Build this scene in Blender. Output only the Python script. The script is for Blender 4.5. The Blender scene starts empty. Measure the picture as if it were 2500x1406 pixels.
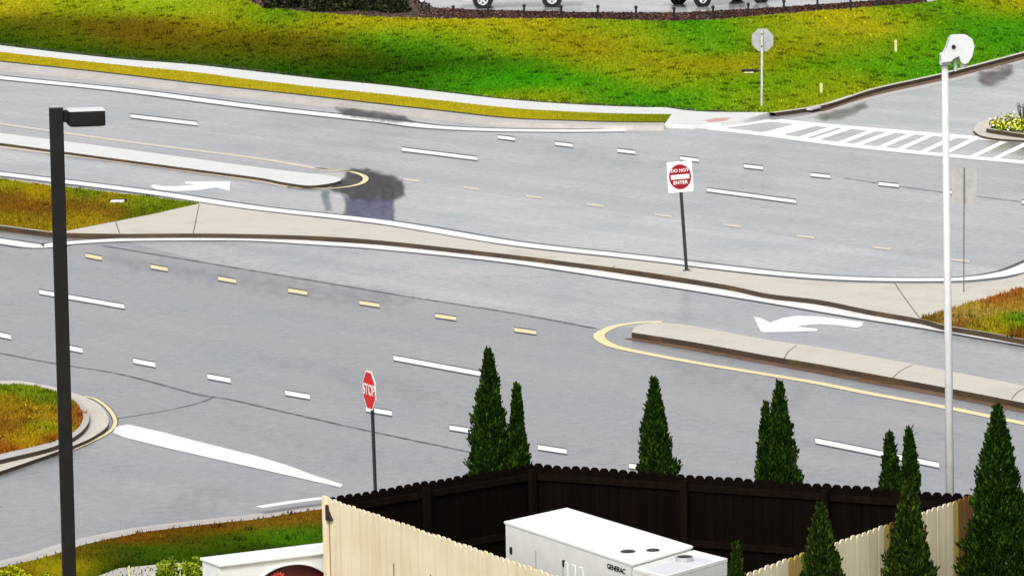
import bpy, bmesh, math, random
import numpy as np
from mathutils import Vector, Matrix
from mathutils.geometry import tessellate_polygon
random.seed(7); RNG = np.random.default_rng(7)
S = bpy.context.scene
C = S.collection

# ---------------------------------------------------------------- camera
F, PITCH, ROLL, CH = 11900.0, 0.134, -0.0205, 12.43      # focal length in photo pixels, tilt down, roll, height
W2, H2 = 1250.0, 703.0
fw = np.array([0, math.cos(PITCH), -math.sin(PITCH)])
up0 = np.array([0, math.sin(PITCH), math.cos(PITCH)]); r0 = np.array([1.0, 0, 0])
rt = math.cos(ROLL) * r0 + math.sin(ROLL) * up0
up = -math.sin(ROLL) * r0 + math.cos(ROLL) * up0
cd = bpy.data.cameras.new('camera'); co = bpy.data.objects.new('camera', cd); C.objects.link(co)
cd.sensor_width = 36; cd.lens = 36 * F / 2500; cd.clip_start = 1; cd.clip_end = 4000
co.matrix_world = Matrix(((rt[0], up[0], -fw[0], 0), (rt[1], up[1], -fw[1], 0), (rt[2], up[2], -fw[2], CH), (0, 0, 0, 1)))
S.camera = co

# ---------------------------------------------------------------- sky, sun, exposure
SUN_EL, SUN_AZ = math.radians(44), math.radians(-165)     # azimuth measured from +Y (away from camera), towards +X
w = bpy.data.worlds.new('World'); S.world = w; w.use_nodes = True
nt = w.node_tree; nt.nodes.clear()
sky = nt.nodes.new('ShaderNodeTexSky'); sky.sky_type = 'NISHITA'; sky.sun_disc = False
sky.sun_elevation = SUN_EL; sky.sun_rotation = SUN_AZ; sky.air_density = 1.0; sky.dust_density = 3.0; sky.ozone_density = 1.0
hs = nt.nodes.new('ShaderNodeHueSaturation'); hs.inputs['Saturation'].default_value = 0.22
bg = nt.nodes.new('ShaderNodeBackground'); bg.inputs['Strength'].default_value = 0.15
wo = nt.nodes.new('ShaderNodeOutputWorld')
nt.links.new(sky.outputs[0], hs.inputs['Color']); nt.links.new(hs.outputs[0], bg.inputs['Color']); nt.links.new(bg.outputs[0], wo.inputs['Surface'])
sl = bpy.data.lights.new('sun', 'SUN'); sl.energy = 1.5; sl.angle = math.radians(14); sl.color = (1, .96, .9)
so = bpy.data.objects.new('sun', sl); C.objects.link(so)
sd = Vector((math.sin(SUN_AZ) * math.cos(SUN_EL), math.cos(SUN_AZ) * math.cos(SUN_EL), math.sin(SUN_EL)))
so.rotation_euler = sd.to_track_quat('Z', 'Y').to_euler(); so.location = (0, 60, 60)
S.view_settings.view_transform = 'Standard'; S.view_settings.look = 'None'
S.view_settings.exposure = 0.32; S.view_settings.gamma = 1

# ---------------------------------------------------------------- from the survey of the photo to metres
def gp(u, v, z=0.0):
    d = fw * F + (u - W2) * rt - (v - H2) * up
    t = (z - CH) / d[2]
    return Vector((d[0] * t, d[1] * t, z))
def proj(P):
    P = np.asarray(P, float) - np.array([0, 0, CH]); zc = P @ fw
    return W2 + F * (P @ rt) / zc, H2 - F * (P @ up) / zc
def zat(B, v):
    lo, hi = -2.0, 14.0
    for _ in range(40):
        m = (lo + hi) / 2
        if proj((B[0], B[1], m))[1] > v: lo = m
        else: hi = m
    return lo
def ppm(B): return F / float((np.array([B[0], B[1], B[2]]) - np.array([0, 0, CH])) @ fw)
def lin(c): return tuple(((x / 255) / 12.92 if x <= 10 else ((x / 255 + .055) / 1.055) ** 2.4) for x in c)
ALB = 1.15
def alb(c): return tuple(min(.85, x / ALB) for x in lin(c))

# ---------------------------------------------------------------- material helpers
def newmat(name):
    m = bpy.data.materials.new(name); m.use_nodes = True; n = m.node_tree
    b = n.nodes['Principled BSDF']; return m, n, b
def ramp(n, src, stops):
    r = n.nodes.new('ShaderNodeValToRGB'); e = r.color_ramp.elements
    while len(e) < len(stops): e.new(.5)
    for k, (p, c) in enumerate(stops): e[k].position = p; e[k].color = (*c, 1) if len(c) == 3 else c
    n.links.new(src, r.inputs[0]); return r.outputs[0]
def noise(n, vec, scale, detail=4, rough=.55):
    t = n.nodes.new('ShaderNodeTexNoise'); t.inputs['Scale'].default_value = scale; t.inputs['Detail'].default_value = detail
    t.inputs['Roughness'].default_value = rough; n.links.new(vec, t.inputs['Vector']); return t.outputs['Fac']
def mapped(n, scale=(1, 1, 1), rot=0.0, kind='Object'):
    tc = n.nodes.new('ShaderNodeTexCoord'); mp = n.nodes.new('ShaderNodeMapping')
    m0 = n.nodes.new('ShaderNodeMapping'); m0.inputs['Rotation'].default_value = (0, 0, rot); mp.inputs['Scale'].default_value = scale
    n.links.new(tc.outputs[kind], m0.inputs['Vector']); n.links.new(m0.outputs[0], mp.inputs['Vector']); return mp.outputs[0]
def mix(n, a, b, f, mode='MIX'):
    m = n.nodes.new('ShaderNodeMix'); m.data_type = 'RGBA'; m.blend_type = mode
    for s, v in ((m.inputs[0], f), (m.inputs[6], a), (m.inputs[7], b)):
        if hasattr(v, 'links'): n.links.new(v, s)
        elif isinstance(v, (int, float)): s.default_value = v
        else: s.default_value = (*v, 1)
    return m.outputs[2]
def bump(n, b, h, strength=.3, dist=.02):
    k = n.nodes.new('ShaderNodeBump'); k.inputs['Strength'].default_value = strength; k.inputs['Distance'].default_value = dist
    n.links.new(h, k.inputs['Height']); n.links.new(k.outputs[0], b.inputs['Normal'])
def plain(name, col, rough=.5, metal=0, spec=.4, var=.12, scale=6, bmp=0):
    m, n, b = newmat(name); v = mapped(n)
    f = noise(n, v, scale, 5)
    c = ramp(n, f, ((.3, tuple(x * (1 - var) for x in col)), (.7, tuple(min(1, x * (1 + var)) for x in col))))
    n.links.new(c, b.inputs['Base Color']); b.inputs['Roughness'].default_value = rough; b.inputs['Metallic'].default_value = metal
    b.inputs['Specular IOR Level'].default_value = spec
    if bmp: bump(n, b, noise(n, v, scale * 4, 4), bmp)
    return m
ROADROT = math.radians(54)          # the road runs at -54 degrees to the X axis

def asphalt(name, base, r0_, r1_):
    m, n, b = newmat(name)
    vs = mapped(n, (.07, 1.1, 1), ROADROT); vo = mapped(n)
    streak = noise(n, vs, .8, 4); patch = noise(n, vo, .35, 5); grit = noise(n, vo, 24, 3, .7); grit2 = noise(n, vo, 5, 5, .6)
    c1 = ramp(n, streak, ((.3, tuple(x * .78 for x in base)), (.7, tuple(x * 1.18 for x in base))))
    c2 = ramp(n, patch, ((.30, (.74, .80, .84)), (.5, (1, 1, 1)), (.70, (1.20, 1.13, 1.14))))
    c3 = ramp(n, grit, ((.3, (.74, .74, .75)), (.5, (1, 1, 1)), (.7, (1.26, 1.25, 1.22))))
    c4 = ramp(n, grit2, ((.35, (.82, .86, .87)), (.65, (1.16, 1.12, 1.13))))
    c = mix(n, mix(n, mix(n, c1, c2, 1.0, 'MULTIPLY'), c3, 1.0, 'MULTIPLY'), c4, 1.0, 'MULTIPLY')
    n.links.new(c, b.inputs['Base Color'])
    rr = ramp(n, mix(n, ramp(n, streak, ((0, (0, 0, 0)), (1, (1, 1, 1)))), ramp(n, patch, ((0, (0, 0, 0)), (1, (1, 1, 1)))), .5),
              ((.3, (r0_,) * 3), (.7, (r1_,) * 3)))
    n.links.new(rr, b.inputs['Roughness']); b.inputs['Specular IOR Level'].default_value = .5
    bump(n, b, grit, .25, .01)
    return m
def concrete(name, col, stain_smear=(.30, .24, .17), amt=.5, rough=.6):
    m, n, b = newmat(name); v = mapped(n)
    a = noise(n, v, 1.1, 6, .6); g = noise(n, v, 22, 4, .65)
    c = mix(n, col, stain_smear, ramp(n, a, ((.48, (0, 0, 0)), (.8, (amt,) * 3))))
    c = mix(n, c, ramp(n, g, ((.3, (.86, .86, .86)), (.7, (1.08, 1.08, 1.07)))), 1.0, 'MULTIPLY')
    n.links.new(c, b.inputs['Base Color']); b.inputs['Roughness'].default_value = rough
    bump(n, b, g, .2, .005); return m
def attrmat(name, rough=.9, spec=.0, var=.35, scale=9, trans=0):
    m, n, b = newmat(name); at = n.nodes.new('ShaderNodeVertexColor'); at.layer_name = 'Col'
    v = mapped(n)
    f = noise(n, v, scale, 5, .7); f2 = noise(n, v, 1.7, 5, .6)
    k = ramp(n, f, ((.28, (1 - var,) * 3), (.5, (1, 1, 1)), (.72, (1 + var,) * 3)))
    k2 = ramp(n, f2, ((.3, (.82, .86, .8)), (.7, (1.18, 1.12, 1.1))))
    n.links.new(mix(n, mix(n, at.outputs['Color'], k, 1.0, 'MULTIPLY'), k2, 1.0, 'MULTIPLY'), b.inputs['Base Color'])
    b.inputs['Roughness'].default_value = rough; b.inputs['Specular IOR Level'].default_value = spec
    return m

M = {}
M['road'] = asphalt('asphalt', (.242, .237, .240), .20, .38)
M['lane'] = asphalt('asphalt_turn_lane', (.335, .331, .330), .20, .34)
M['far'] = asphalt('asphalt_far', (.325, .321, .321), .18, .32)  # paler base carries the sky sheen of the wet far side
M['farlane'] = asphalt('asphalt_far_lane', (.375, .371, .371), .18, .30)
M['drive'] = asphalt('asphalt_driveway', (.38, .372, .37), .10, .26)
M['walk'] = concrete('concrete_white', (.70, .71, .69), (.5, .48, .43), .3)
M['tan'] = concrete('concrete_tan', (.60, .555, .475), (.44, .385, .30), .6)
M['gutter'] = concrete('concrete_gutter', (.50, .475, .445), (.32, .27, .22), .55)
M['kerbface'] = concrete('concrete_kerb_dark', (.045, .028, .015), (.20, .10, .03), .5, .8)  # near-black brown base with clay-coloured blotches
M['mud'] = concrete('wet_clay', (.16, .085, .04), (.035, .022, .013), 1.0, .7)
M['soil'] = concrete('dark_soil', (.028, .03, .008), (.015, .014, .006), .6, .9)
M['mulch'] = concrete('mulch', (.075, .040, .033), (.022, .016, .014), 1.0, .9)

def paint(name, col, wear=.45):
    m, n, b = newmat(name); v = mapped(n)
    a = noise(n, v, 3.5, 6, .7)
    k = ramp(n, mix(n, ramp(n, a, ((.56, (0, 0, 0)), (.78, (wear,) * 3))), ramp(n, noise(n, v, 26, 4, .7), ((.58, (0, 0, 0)), (.72, (wear * .8,) * 3))), .5, 'ADD'), ((0, (0, 0, 0)), (1, (1, 1, 1))))
    n.links.new(mix(n, col, (.25, .25, .25), k), b.inputs['Base Color']); b.inputs['Roughness'].default_value = .5
    return m
M['white_paint'] = paint('white_paint', (.84, .84, .82))
M['yellow_paint'] = paint('yellow_paint', (.80, .69, .36), .4)
M['yellow_pale'] = paint('yellow_paint_faded', (.66, .58, .44), .6)
M['halo'] = plain('dark_halo_rim', (.055, .055, .062), .5, var=.4, scale=9)  # sharpening halo beside the markings, imitated as a dark rim
M['seam'] = plain('tar_seam', (.075, .072, .09), .5, var=.5, scale=5)
_m = M['seam']; _n = _m.node_tree; _n.links.new(ramp(_n, noise(_n, mapped(_n), 3.2, 4, .7), ((.40, (.30,) * 3), (.62, (.80,) * 3))), _n.nodes['Principled BSDF'].inputs['Alpha'])
M['pink'] = plain('red_tactile', (.62, .33, .30), .7, var=.2, scale=12)
M['black'] = plain('black_iron', (.012, .012, .013), .45)
M['polebrown'] = plain('bronze_paint', (.010, .0088, .008), .5, spec=.25, var=.3)
M['galvdark'] = plain('dull_steel', (.11, .115, .12), .6)
M['galv'] = plain('galvanised_steel', (.42, .42, .43), .45, .3, var=.2)
M['alum'] = plain('aluminium_back', (.38, .37, .37), .5, .2, var=.15, scale=8)
M['dullback'] = plain('dull_aluminium', (.43, .425, .41), .35, .2, var=.15, scale=6)
M['postdark'] = plain('dark_steel_post', (.018, .022, .028), .5)
M['signpost'] = plain('weathered_white_post', (.50, .50, .47), .6, var=.2)
M['polewhite'] = plain('white_pole_paint', (.62, .62, .61), .4, var=.08)
M['lampgrey'] = plain('pale_lamp_housing', (.68, .70, .70), .35, var=.06)
M['signwhite'] = plain('sign_white', (.82, .80, .78), .4, var=.05)
M['signred'] = plain('sign_red', (.27, .003, .010), .4, var=.12)
M['stopred'] = plain('stop_red', (.72, .006, .010), .4, var=.1)
M['hood'] = plain('cabinet_white', (.82, .82, .78), .45, var=.03)
M['hoodside'] = plain('cabinet_side', (.80, .785, .75), .45, var=.05)
M['hoodgrey'] = plain('cabinet_grey_top', (.66, .67, .69), .45, var=.04)
M['dark'] = plain('dark_opening', (.012, .011, .01), .6)
M['decalyellow'] = plain('yellow_decal', (.62, .55, .03), .5)
M['logo'] = plain('black_letters', (.02, .02, .02), .5)
M['monument'] = plain('painted_stucco', (.78, .79, .78), .6, var=.05, bmp=.1)
M['redpanel'] = plain('oxblood_panel', (.075, .006, .006), .6, var=.3)
M['emblem'] = plain('red_petals', (.62, .07, .05), .6)
M['tyre'] = plain('tyre_rubber', (.012, .012, .012), .8)
M['rim'] = plain('rim_silver', (.72, .73, .73), .35, .3)
M['carwhite'] = plain('white_car_paint', (.80, .80, .79), .2, var=.02)
M['glass'] = plain('tinted_glass', (.03, .035, .04), .08, spec=.6)
M['lamp_red'] = plain('tail_lamp_red', (.35, .02, .02), .3)
M['lamp_clear'] = plain('head_lamp', (.75, .75, .76), .15)
M['stake'] = plain('pale_stake', (.62, .60, .28), .7)
M['bark'] = plain('bark', (.08, .055, .035), .9, var=.4, scale=20)
M['grass'] = attrmat('grass_ground', var=.24)
M['tuft'] = attrmat('grass_blades', var=.15)
M['leaf'] = attrmat('leaf', .75, .05, .2, 14)

def picket_mat(name, base, dark, streakamt, rust=None):
    m, n, b = newmat(name); v = mapped(n, (9, 9, .5)); v2 = mapped(n)
    f = noise(n, v, 1.0, 5, .6); g = noise(n, v2, 1.2, 4)
    c = mix(n, base, dark, ramp(n, f, ((.45, (0, 0, 0)), (.8, (streakamt,) * 3))))
    c = mix(n, c, ramp(n, g, ((.3, (.9, .88, .82)), (.7, (1.06, 1.06, 1.06)))), 1.0, 'MULTIPLY')
    if rust: c = mix(n, c, rust, ramp(n, noise(n, mapped(n, (1.1, 1.1, .12)), 1.0, 3), ((.58, (0, 0, 0)), (.68, (.75,) * 3))))
    n.links.new(c, b.inputs['Base Color']); b.inputs['Roughness'].default_value = .85; b.inputs['Specular IOR Level'].default_value = .06
    return m
M['picket_tan'] = picket_mat('tan_painted_pickets', (.80, .71, .52), (.56, .43, .24), .55)
M['picket_dark'] = picket_mat('dark_shaded_pickets', (.0030, .0016, .0009), (.010, .0045, .0024), .6)  # dark wood, with shade of the narrow enclosure put into the colour
M['rail_dark'] = picket_mat('dark_shaded_rail', (.0055, .0030, .0016), (.016, .0085, .0045), .7)  # rails darkened by the same painted-in shade
M['picket_yellow'] = picket_mat('yellow_toned_pickets', (.50, .38, .12), (.38, .22, .06), .6)  # yellow-toned boards at chosen spots along the near right run
M['picket_brown'] = picket_mat('brown_toned_pickets', (.16, .08, .03), (.34, .18, .06), .6)  # brown-toned boards beside the trees and at the corner end

# ---------------------------------------------------------------- mesh helpers
def mk(name, verts, faces, mat, parent=None, smooth=False):
    me = bpy.data.meshes.new(name); me.from_pydata([tuple(v) for v in verts], [], [tuple(f) for f in faces]); me.update()
    for m in (mat if isinstance(mat, (list, tuple)) else [mat]): me.materials.append(m)
    o = bpy.data.objects.new(name, me); C.objects.link(o)
    if smooth:
        for p in me.polygons: p.use_smooth = True
    if parent is not None: o.parent = parent
    return o
def tag(o, label=None, cat=None, group=None, kind=None):
    if label: o['label'] = label
    if cat: o['category'] = cat
    if group: o['group'] = group
    if kind: o['kind'] = kind
    return o
def empty(name, loc=(0, 0, 0), rz=0.0):
    o = bpy.data.objects.new(name, None); C.objects.link(o); o.location = loc; o.rotation_euler = (0, 0, rz); o.empty_display_size = .2; return o
def copy_tree(o, parent=None):
    c = o.copy(); C.objects.link(c)
    if parent is not None: c.parent = parent
    for ch in list(o.children): copy_tree(ch, c)
    return c
class MB:
    def __init__(s): s.v = []; s.f = []; s.mi = []
    def add(s, vs, fs, mi=0):
        k = len(s.v); s.v += [Vector(v) for v in vs]; s.f += [tuple(i + k for i in f) for f in fs]; s.mi += [mi] * len(fs); return s
    def box(s, c, d, rz=0.0, mi=0):
        x, y, z = (q / 2 for q in d); R = Matrix.Rotation(rz, 3, 'Z'); c = Vector(c)
        vs = [c + R @ Vector((a * x, b * y, e * z)) for a in (-1, 1) for b in (-1, 1) for e in (-1, 1)]
        return s.add(vs, [(0, 1, 3, 2), (4, 6, 7, 5), (0, 4, 5, 1), (2, 3, 7, 6), (0, 2, 6, 4), (1, 5, 7, 3)], mi)
    def tube(s, p, q, r1, r2=None, n=12, mi=0):
        r2 = r1 if r2 is None else r2; p = Vector(p); q = Vector(q); d = (q - p).normalized()
        a = d.orthogonal().normalized(); b = d.cross(a); vs = []
        for c, r in ((p, r1), (q, r2)):
            vs += [c + a * (r * math.cos(2 * math.pi * k / n)) + b * (r * math.sin(2 * math.pi * k / n)) for k in range(n)]
        fs = [(k, (k + 1) % n, n + (k + 1) % n, n + k) for k in range(n)] + [tuple(range(n))[::-1], tuple(range(n, 2 * n))]
        return s.add(vs, fs, mi)
    def prism(s, pts, d, mi=0):
        """closed outline pts (3-D, planar), extruded by vector d"""
        n = len(pts); pts = [Vector(p) for p in pts]; d = Vector(d); tri = tessellate_polygon([pts])
        fs = [tuple(t) for t in tri] + [tuple(i + n for i in t)[::-1] for t in tri] + [(k, (k + 1) % n, n + (k + 1) % n, n + k) for k in range(n)]
        return s.add(pts + [p + d for p in pts], fs, mi)
    def build(s, name, mat, parent=None, smooth=False, bevel=0.0):
        o = mk(name, s.v, s.f, mat, parent, smooth)
        for p, i in zip(o.data.polygons, s.mi): p.material_index = i
        bm = bmesh.new(); bm.from_mesh(o.data); bmesh.ops.recalc_face_normals(bm, faces=bm.faces); bm.to_mesh(o.data); bm.free()
        if bevel:
            md = o.modifiers.new('bevel', 'BEVEL'); md.width = bevel; md.segments = 2; md.limit_method = 'ANGLE'
        return o
def catmull(P, sub=6):
    P = [Vector(p) for p in P]; out = []
    if len(P) < 3:
        a, b = P; return [a.lerp(b, k / sub) for k in range(sub + 1)]
    for i in range(len(P) - 1):
        p0 = P[max(0, i - 1)]; p1 = P[i]; p2 = P[i + 1]; p3 = P[min(len(P) - 1, i + 2)]
        for k in range(sub):
            t = k / sub
            out.append(.5 * ((2 * p1) + (p2 - p0) * t + (2 * p0 - 5 * p1 + 4 * p2 - p3) * t * t + (3 * p1 - p0 - 3 * p2 + p3) * t ** 3))
    out.append(P[-1]); return out
def curve(px, z=0.0, sub=6): return catmull([gp(u, v, z) for u, v in px], sub)
def offset(P, d):
    out = []
    for i, p in enumerate(P):
        t = (P[min(i + 1, len(P) - 1)] - P[max(i - 1, 0)]); t.z = 0; t.normalize()
        out.append(p + Vector((-t.y, t.x, 0)) * d)
    return out
def ribbon(name, P, wl, wr, z, mat, parent):
    """sheet along a path, wl to its left and wr to its right"""
    a = offset(P, wl); b = offset(P, -wr); n = len(P)
    vs = [(p.x, p.y, z) for p in a] + [(p.x, p.y, z) for p in b]
    return mk(name, vs, [(k + n, k + 1 + n, k + 1, k) for k in range(n - 1)], mat, parent)
def sheet(name, pts, z, mat, parent=None):
    pts = [Vector((p.x, p.y, z)) for p in pts]; tri = tessellate_polygon([pts])
    o = mk(name, pts, tri, mat, parent)
    for p in o.data.polygons: p.flip() if p.normal.z < 0 else None
    return o
def slab(name, pts, z, mat, parent=None, z0=-.03, face=None):
    pts = [Vector((p.x, p.y, z0)) for p in pts]; m = MB(); n = len(pts); tri = tessellate_polygon([pts])
    m.add([p + Vector((0, 0, z - z0)) for p in pts], [tuple(t) for t in tri], 0)
    vs = pts + [p + Vector((0, 0, z - z0)) for p in pts]
    m.add(vs, [(k, (k + 1) % n, n + (k + 1) % n, n + k) for k in range(n)], 1 if face else 0)
    o = mk(name, m.v, m.f, [mat, face] if face else mat, parent)
    for p, i in zip(o.data.polygons, m.mi):
        p.material_index = i
        if i == 0 and abs(p.normal.z) > .5 and p.normal.z < 0: p.flip()
    return o

# ---------------------------------------------------------------- ground and road
ground = sheet('ground', [Vector((-900, -40, 0)), Vector((900, -40, 0)), Vector((900, 1800, 0)), Vector((-900, 1800, 0))], -.012, M['soil']); tag(ground, kind='structure')
road = sheet('road', [gp(-900, 60), gp(3400, 60), gp(3400, 1700), gp(-900, 1700)], 0, M['road']); tag(road, kind='structure')

sheet('turn_lane', [gp(u, v) for u, v in ((300, 588), (470, 586), (780, 596), (1250, 640), (1562, 686), (1875, 736), (2310, 806), (2640, 864), (2640, 968), (2125, 872), (1700, 806), (1560, 800), (1455, 803), (1250, 765), (1000, 726), (780, 689), (520, 646))], .0013, M['lane'], road)
sheet('turn_lane', [gp(u, v) for u, v in ((-150, 335), (0, 358), (160, 378), (625, 442), (740, 460), (830, 458), (890, 445), (985, 443), (1283, 484), (1598, 529), (1945, 580), (2322, 639), (2560, 676), (2480, 664), (2400, 680), (2090, 686), (1875, 670), (1250, 598), (937, 546), (625, 511), (375, 474), (0, 428), (-150, 411))], .0013, M['farlane'], road)
sheet('far_carriageway', [gp(u, v) for u, v in ((-900, 200), (-150, 150), (625, 236), (1250, 300), (1740, 306), (3400, 430), (3400, 560), (2480, 664), (2090, 684), (1250, 597), (625, 510), (0, 427), (-900, 330))], .0006, M['far'], road)
def stripe(px, wpx, mat, name='edge_line', halo=True, z=.006, sub=6):
    """a painted line given by its centre; wpx is its thickness on the photo"""
    P = curve(px, 0, sub)
    mid = P[len(P) // 2]; d = (P[-1] - P[0]).normalized(); s = ppm(mid)
    sq = abs(math.sin(math.atan2(d.y, d.x))) * 0 + 1
    # a metre across the line covers this many photo rows
    n = Vector((-d.y, d.x, 0)); a = np.array(proj(mid)); b = np.array(proj(mid + n * .1)); c = np.array(proj(mid + d * .1))
    e = (c - a) / np.linalg.norm(c - a); per = abs((b - a)[0] * e[1] - (b - a)[1] * e[0]) / .1
    hw = wpx / per / 2
    o = ribbon(name, P, hw, hw, z, mat, road)
    if halo: ribbon('line_halo', P, hw * (1 + 5.5 / wpx), hw * (1 + 5.5 / wpx), z - .003, M['halo'], road)
    return o
stripe([(-120, 172), (0, 190), (312, 222), (624, 262), (937, 296), (1040, 309), (1150, 316), (1260, 319), (1400, 320), (1530, 319)], 8.5, M['white_paint'])
stripe([(-120, 411), (0, 425), (125, 440), (375, 471), (625, 508), (937, 543), (1250, 594), (1562, 629), (1875, 666), (2090, 681), (2310, 683), (2400, 677), (2450, 669), (2500, 655), (2600, 610)], 9, M['white_paint'])
stripe([(-80, 578), (0, 589), (60, 598), (95, 602), (125, 600), (160, 594), (300, 586), (470, 584), (625, 585), (780, 594), (937, 605), (1250, 637), (1562, 683), (1700, 704), (1875, 732), (2000, 753), (2125, 774), (2310, 803), (2400, 819), (2500, 836), (2640, 860)], 10.5, M['white_paint'])
stripe([(1615, 786), (1560, 788), (1505, 796), (1473, 809), (1462, 820), (1472, 833), (1503, 847), (1562, 860), (1700, 886), (1875, 915), (2000, 936), (2125, 961), (2310, 995), (2500, 1034), (2640, 1063)], 9.0, M['yellow_paint'], halo=False)
stripe([(-80, 292), (0, 303), (312, 347), (625, 387), (780, 413), (850, 420)], 4.5, M['yellow_pale'], halo=False)
stripe([(770, 411), (850, 419), (884, 428), (893, 438), (880, 449), (845, 457), (790, 461), (700, 457)], 8, M['yellow_paint'])
stripe([(-80, 350), (0, 359), (160, 379), (312, 398), (625, 441), (710, 458)], 5, M['yellow_pale'], halo=False)
stripe([(205, 968), (232, 974), (262, 995), (280, 1022), (277, 1043), (255, 1062), (215, 1082), (180, 1097)], 10, M['yellow_paint'])

def dash(a, b, wpx, mat, halo=True, name='lane_dash'):
    def q(g_, w_): return [gp(a[0] - g_, a[1] - w_), gp(b[0] + g_, b[1] - w_), gp(b[0] + g_ * 1.0 + 1, b[1] + w_), gp(a[0] - g_ + 1, a[1] + w_)]
    sheet(name, q(0, wpx / 2), .006, mat, road)
    if halo: sheet('line_halo', q(.5, wpx / 2 + 3.0), .003, M['halo'], road)
for a, b in (((318, 284), (481, 303)), ((980, 365), (1165, 388)), ((1725, 464), (1943, 493))): dash(a, b, 8, M['white_paint'])
for a, b, k in (((95, 713), (303, 749), 10), ((960, 874), (1195, 917), 11), ((1990, 1076), (2292, 1136), 12)): dash(a, b, k, M['white_paint'])
for u, v in ((1215, 335), (1355, 351), (1507, 368), (1660, 387), (1816, 406), (1978, 427), (2144, 449), (2318, 470), (2494, 494)): dash((u, v), (u + 41 + (u - 1215) * .01, v + 5.2), 7.5, M['white_paint'])
for u, v in ((985, 438), (1131, 458), (1283, 479), (1433, 499), (1598, 524), (1766, 549), (1945, 576), (2130, 604), (2322, 634)): dash((u, v), (u + 38 + (u - 985) * .005, v + 5), 5, M['yellow_pale'], False)
for u, v in ((-105, 572), (208, 624), (367, 651), (532, 680), (703, 709), (877, 739), (1062, 771), (1255, 805)): dash((u, v), (u + 40 + (u - 208) * .013, v + 7.5), 8.5, M['yellow_paint'])
for u, v in ((-22, 813), (150, 846), (325, 881), (506, 919), (696, 959), (893, 999), (1097, 1044), (1313, 1092), (1535, 1137)): dash((u, v), (u + 54 + (u - 324) * .016, v + 10.5), 11, M['white_paint'])
# tar seams and the line where two pavings meet
for k, px in enumerate(([(-60, 850), (0, 862), (135, 888), (300, 915), (480, 962), (560, 975), (700, 1007), (900, 1052), (1160, 1106), (1300, 1136)], [(285, 1022), (400, 1003), (480, 985), (520, 970)],
                        [(250, 600), (520, 645), (780, 688), (1000, 725), (1250, 764), (1455, 802)], [(2060, 435), (2250, 463), (2500, 494)])):
    stripe(px, (3.6, 2.2, 3.2, 2.2)[k], M['seam'], 'tar_seam', False, z=.003)

def flat(name, px, z, mat, parent=road): return sheet(name, [gp(u, v, 0) for u, v in px], z, mat, parent)
# turn arrows
flat('turn_arrow', [(366, 456), (373, 451), (400, 455), (430, 455.5), (478, 451), (452, 450), (452, 444), (563, 444), (560, 467), (528, 459), (480, 466), (425, 468), (385, 464)], .006, M['white_paint'])
flat('turn_arrow', [(1840, 774), (1858, 777), (1880, 788), (1910, 777), (1945, 771), (2000, 773), (2060, 780), (2108, 787), (2105, 796), (2092, 801), (2050, 795), (2000, 792), (1962, 795), (1945, 798), (1996, 803), (1995, 809), (1870, 812), (1858, 811)], .006, M['white_paint'])
# stop bar, worn at its far end
flat('stop_bar', [(276, 1056), (284, 1042), (312, 1036), (400, 1056), (500, 1082), (625, 1113), (705, 1137), (700, 1160), (625, 1143), (500, 1115), (400, 1092), (300, 1067)], .006, M['white_paint'])
m, n, b = newmat('white_paint_worn'); nz = noise(n, mapped(n, (.6, 5, 1), math.radians(28)), 1.6, 5, .7); k = ramp(n, nz, ((.56, (0, 0, 0)), (.72, (1, 1, 1))))
n.links.new(mix(n, (.82, .82, .8), (.21, .21, .21), k), b.inputs['Base Color']); b.inputs['Roughness'].default_value = .5; M['worn'] = m
flat('worn_stop_bar', [(705.5, 1137.2), (760, 1158), (838, 1183), (832, 1190), (770, 1176), (700.5, 1160.1)], .006, M['worn'])
# crosswalk: two long lines and slanting double rungs
stripe([(1735, 314), (1875, 330), (2050, 353), (2150, 364), (2290, 378), (2500, 397), (2640, 410)], 9, M['white_paint'], 'crosswalk_line', False)
stripe([(1885, 294), (1960, 302), (2060, 311), (2180, 321), (2300, 331), (2420, 340), (2520, 347), (2640, 357)], 9, M['white_paint'], 'crosswalk_line', False)
stripe([(1745, 314), (1820, 304), (1888, 294)], 6.5, M['white_paint'], 'crosswalk_rung', False, .0065)
for bx, by, tx, ty in ((1868, 327, 1962, 303), (1890, 331, 1992, 305), (1953, 339, 2042, 310), (1984, 343, 2076, 313), (2048, 351, 2136, 318), (2088, 356, 2182, 322), (2146, 362, 2232, 326), (2192, 367, 2276, 330),
                       (2250, 373, 2334, 334), (2300, 378, 2384, 338), (2372, 385, 2458, 343), (2425, 390, 2515, 347), (2500, 396, 2580, 352)):
    stripe([(bx, by), (tx, ty)], 9.5, M['white_paint'], 'crosswalk_rung', False, .0065, 1)

# soft dark tints: car ghosts, a painted grass reflection, damp spots
def vnoise(x, y, seed):
    rg = np.random.default_rng(seed); T = rg.random((64, 64)); xi = np.floor(x).astype(int); yi = np.floor(y).astype(int); fx, fy = x - xi, y - yi
    fx = fx * fx * (3 - 2 * fx); fy = fy * fy * (3 - 2 * fy); g_ = lambda i, j: T[i % 64, j % 64]
    return (g_(xi, yi) * (1 - fx) + g_(xi + 1, yi) * fx) * (1 - fy) + (g_(xi, yi + 1) * (1 - fx) + g_(xi + 1, yi + 1) * fx) * fy
m, n, b = newmat('road_smear'); at = n.nodes.new('ShaderNodeVertexColor'); at.layer_name = 'Col'
n.links.new(at.outputs['Color'], b.inputs['Base Color']); n.links.new(at.outputs['Alpha'], b.inputs['Alpha']); b.inputs['Roughness'].default_value = .6; b.inputs['Specular IOR Level'].default_value = .08; M['smear'] = m
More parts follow.
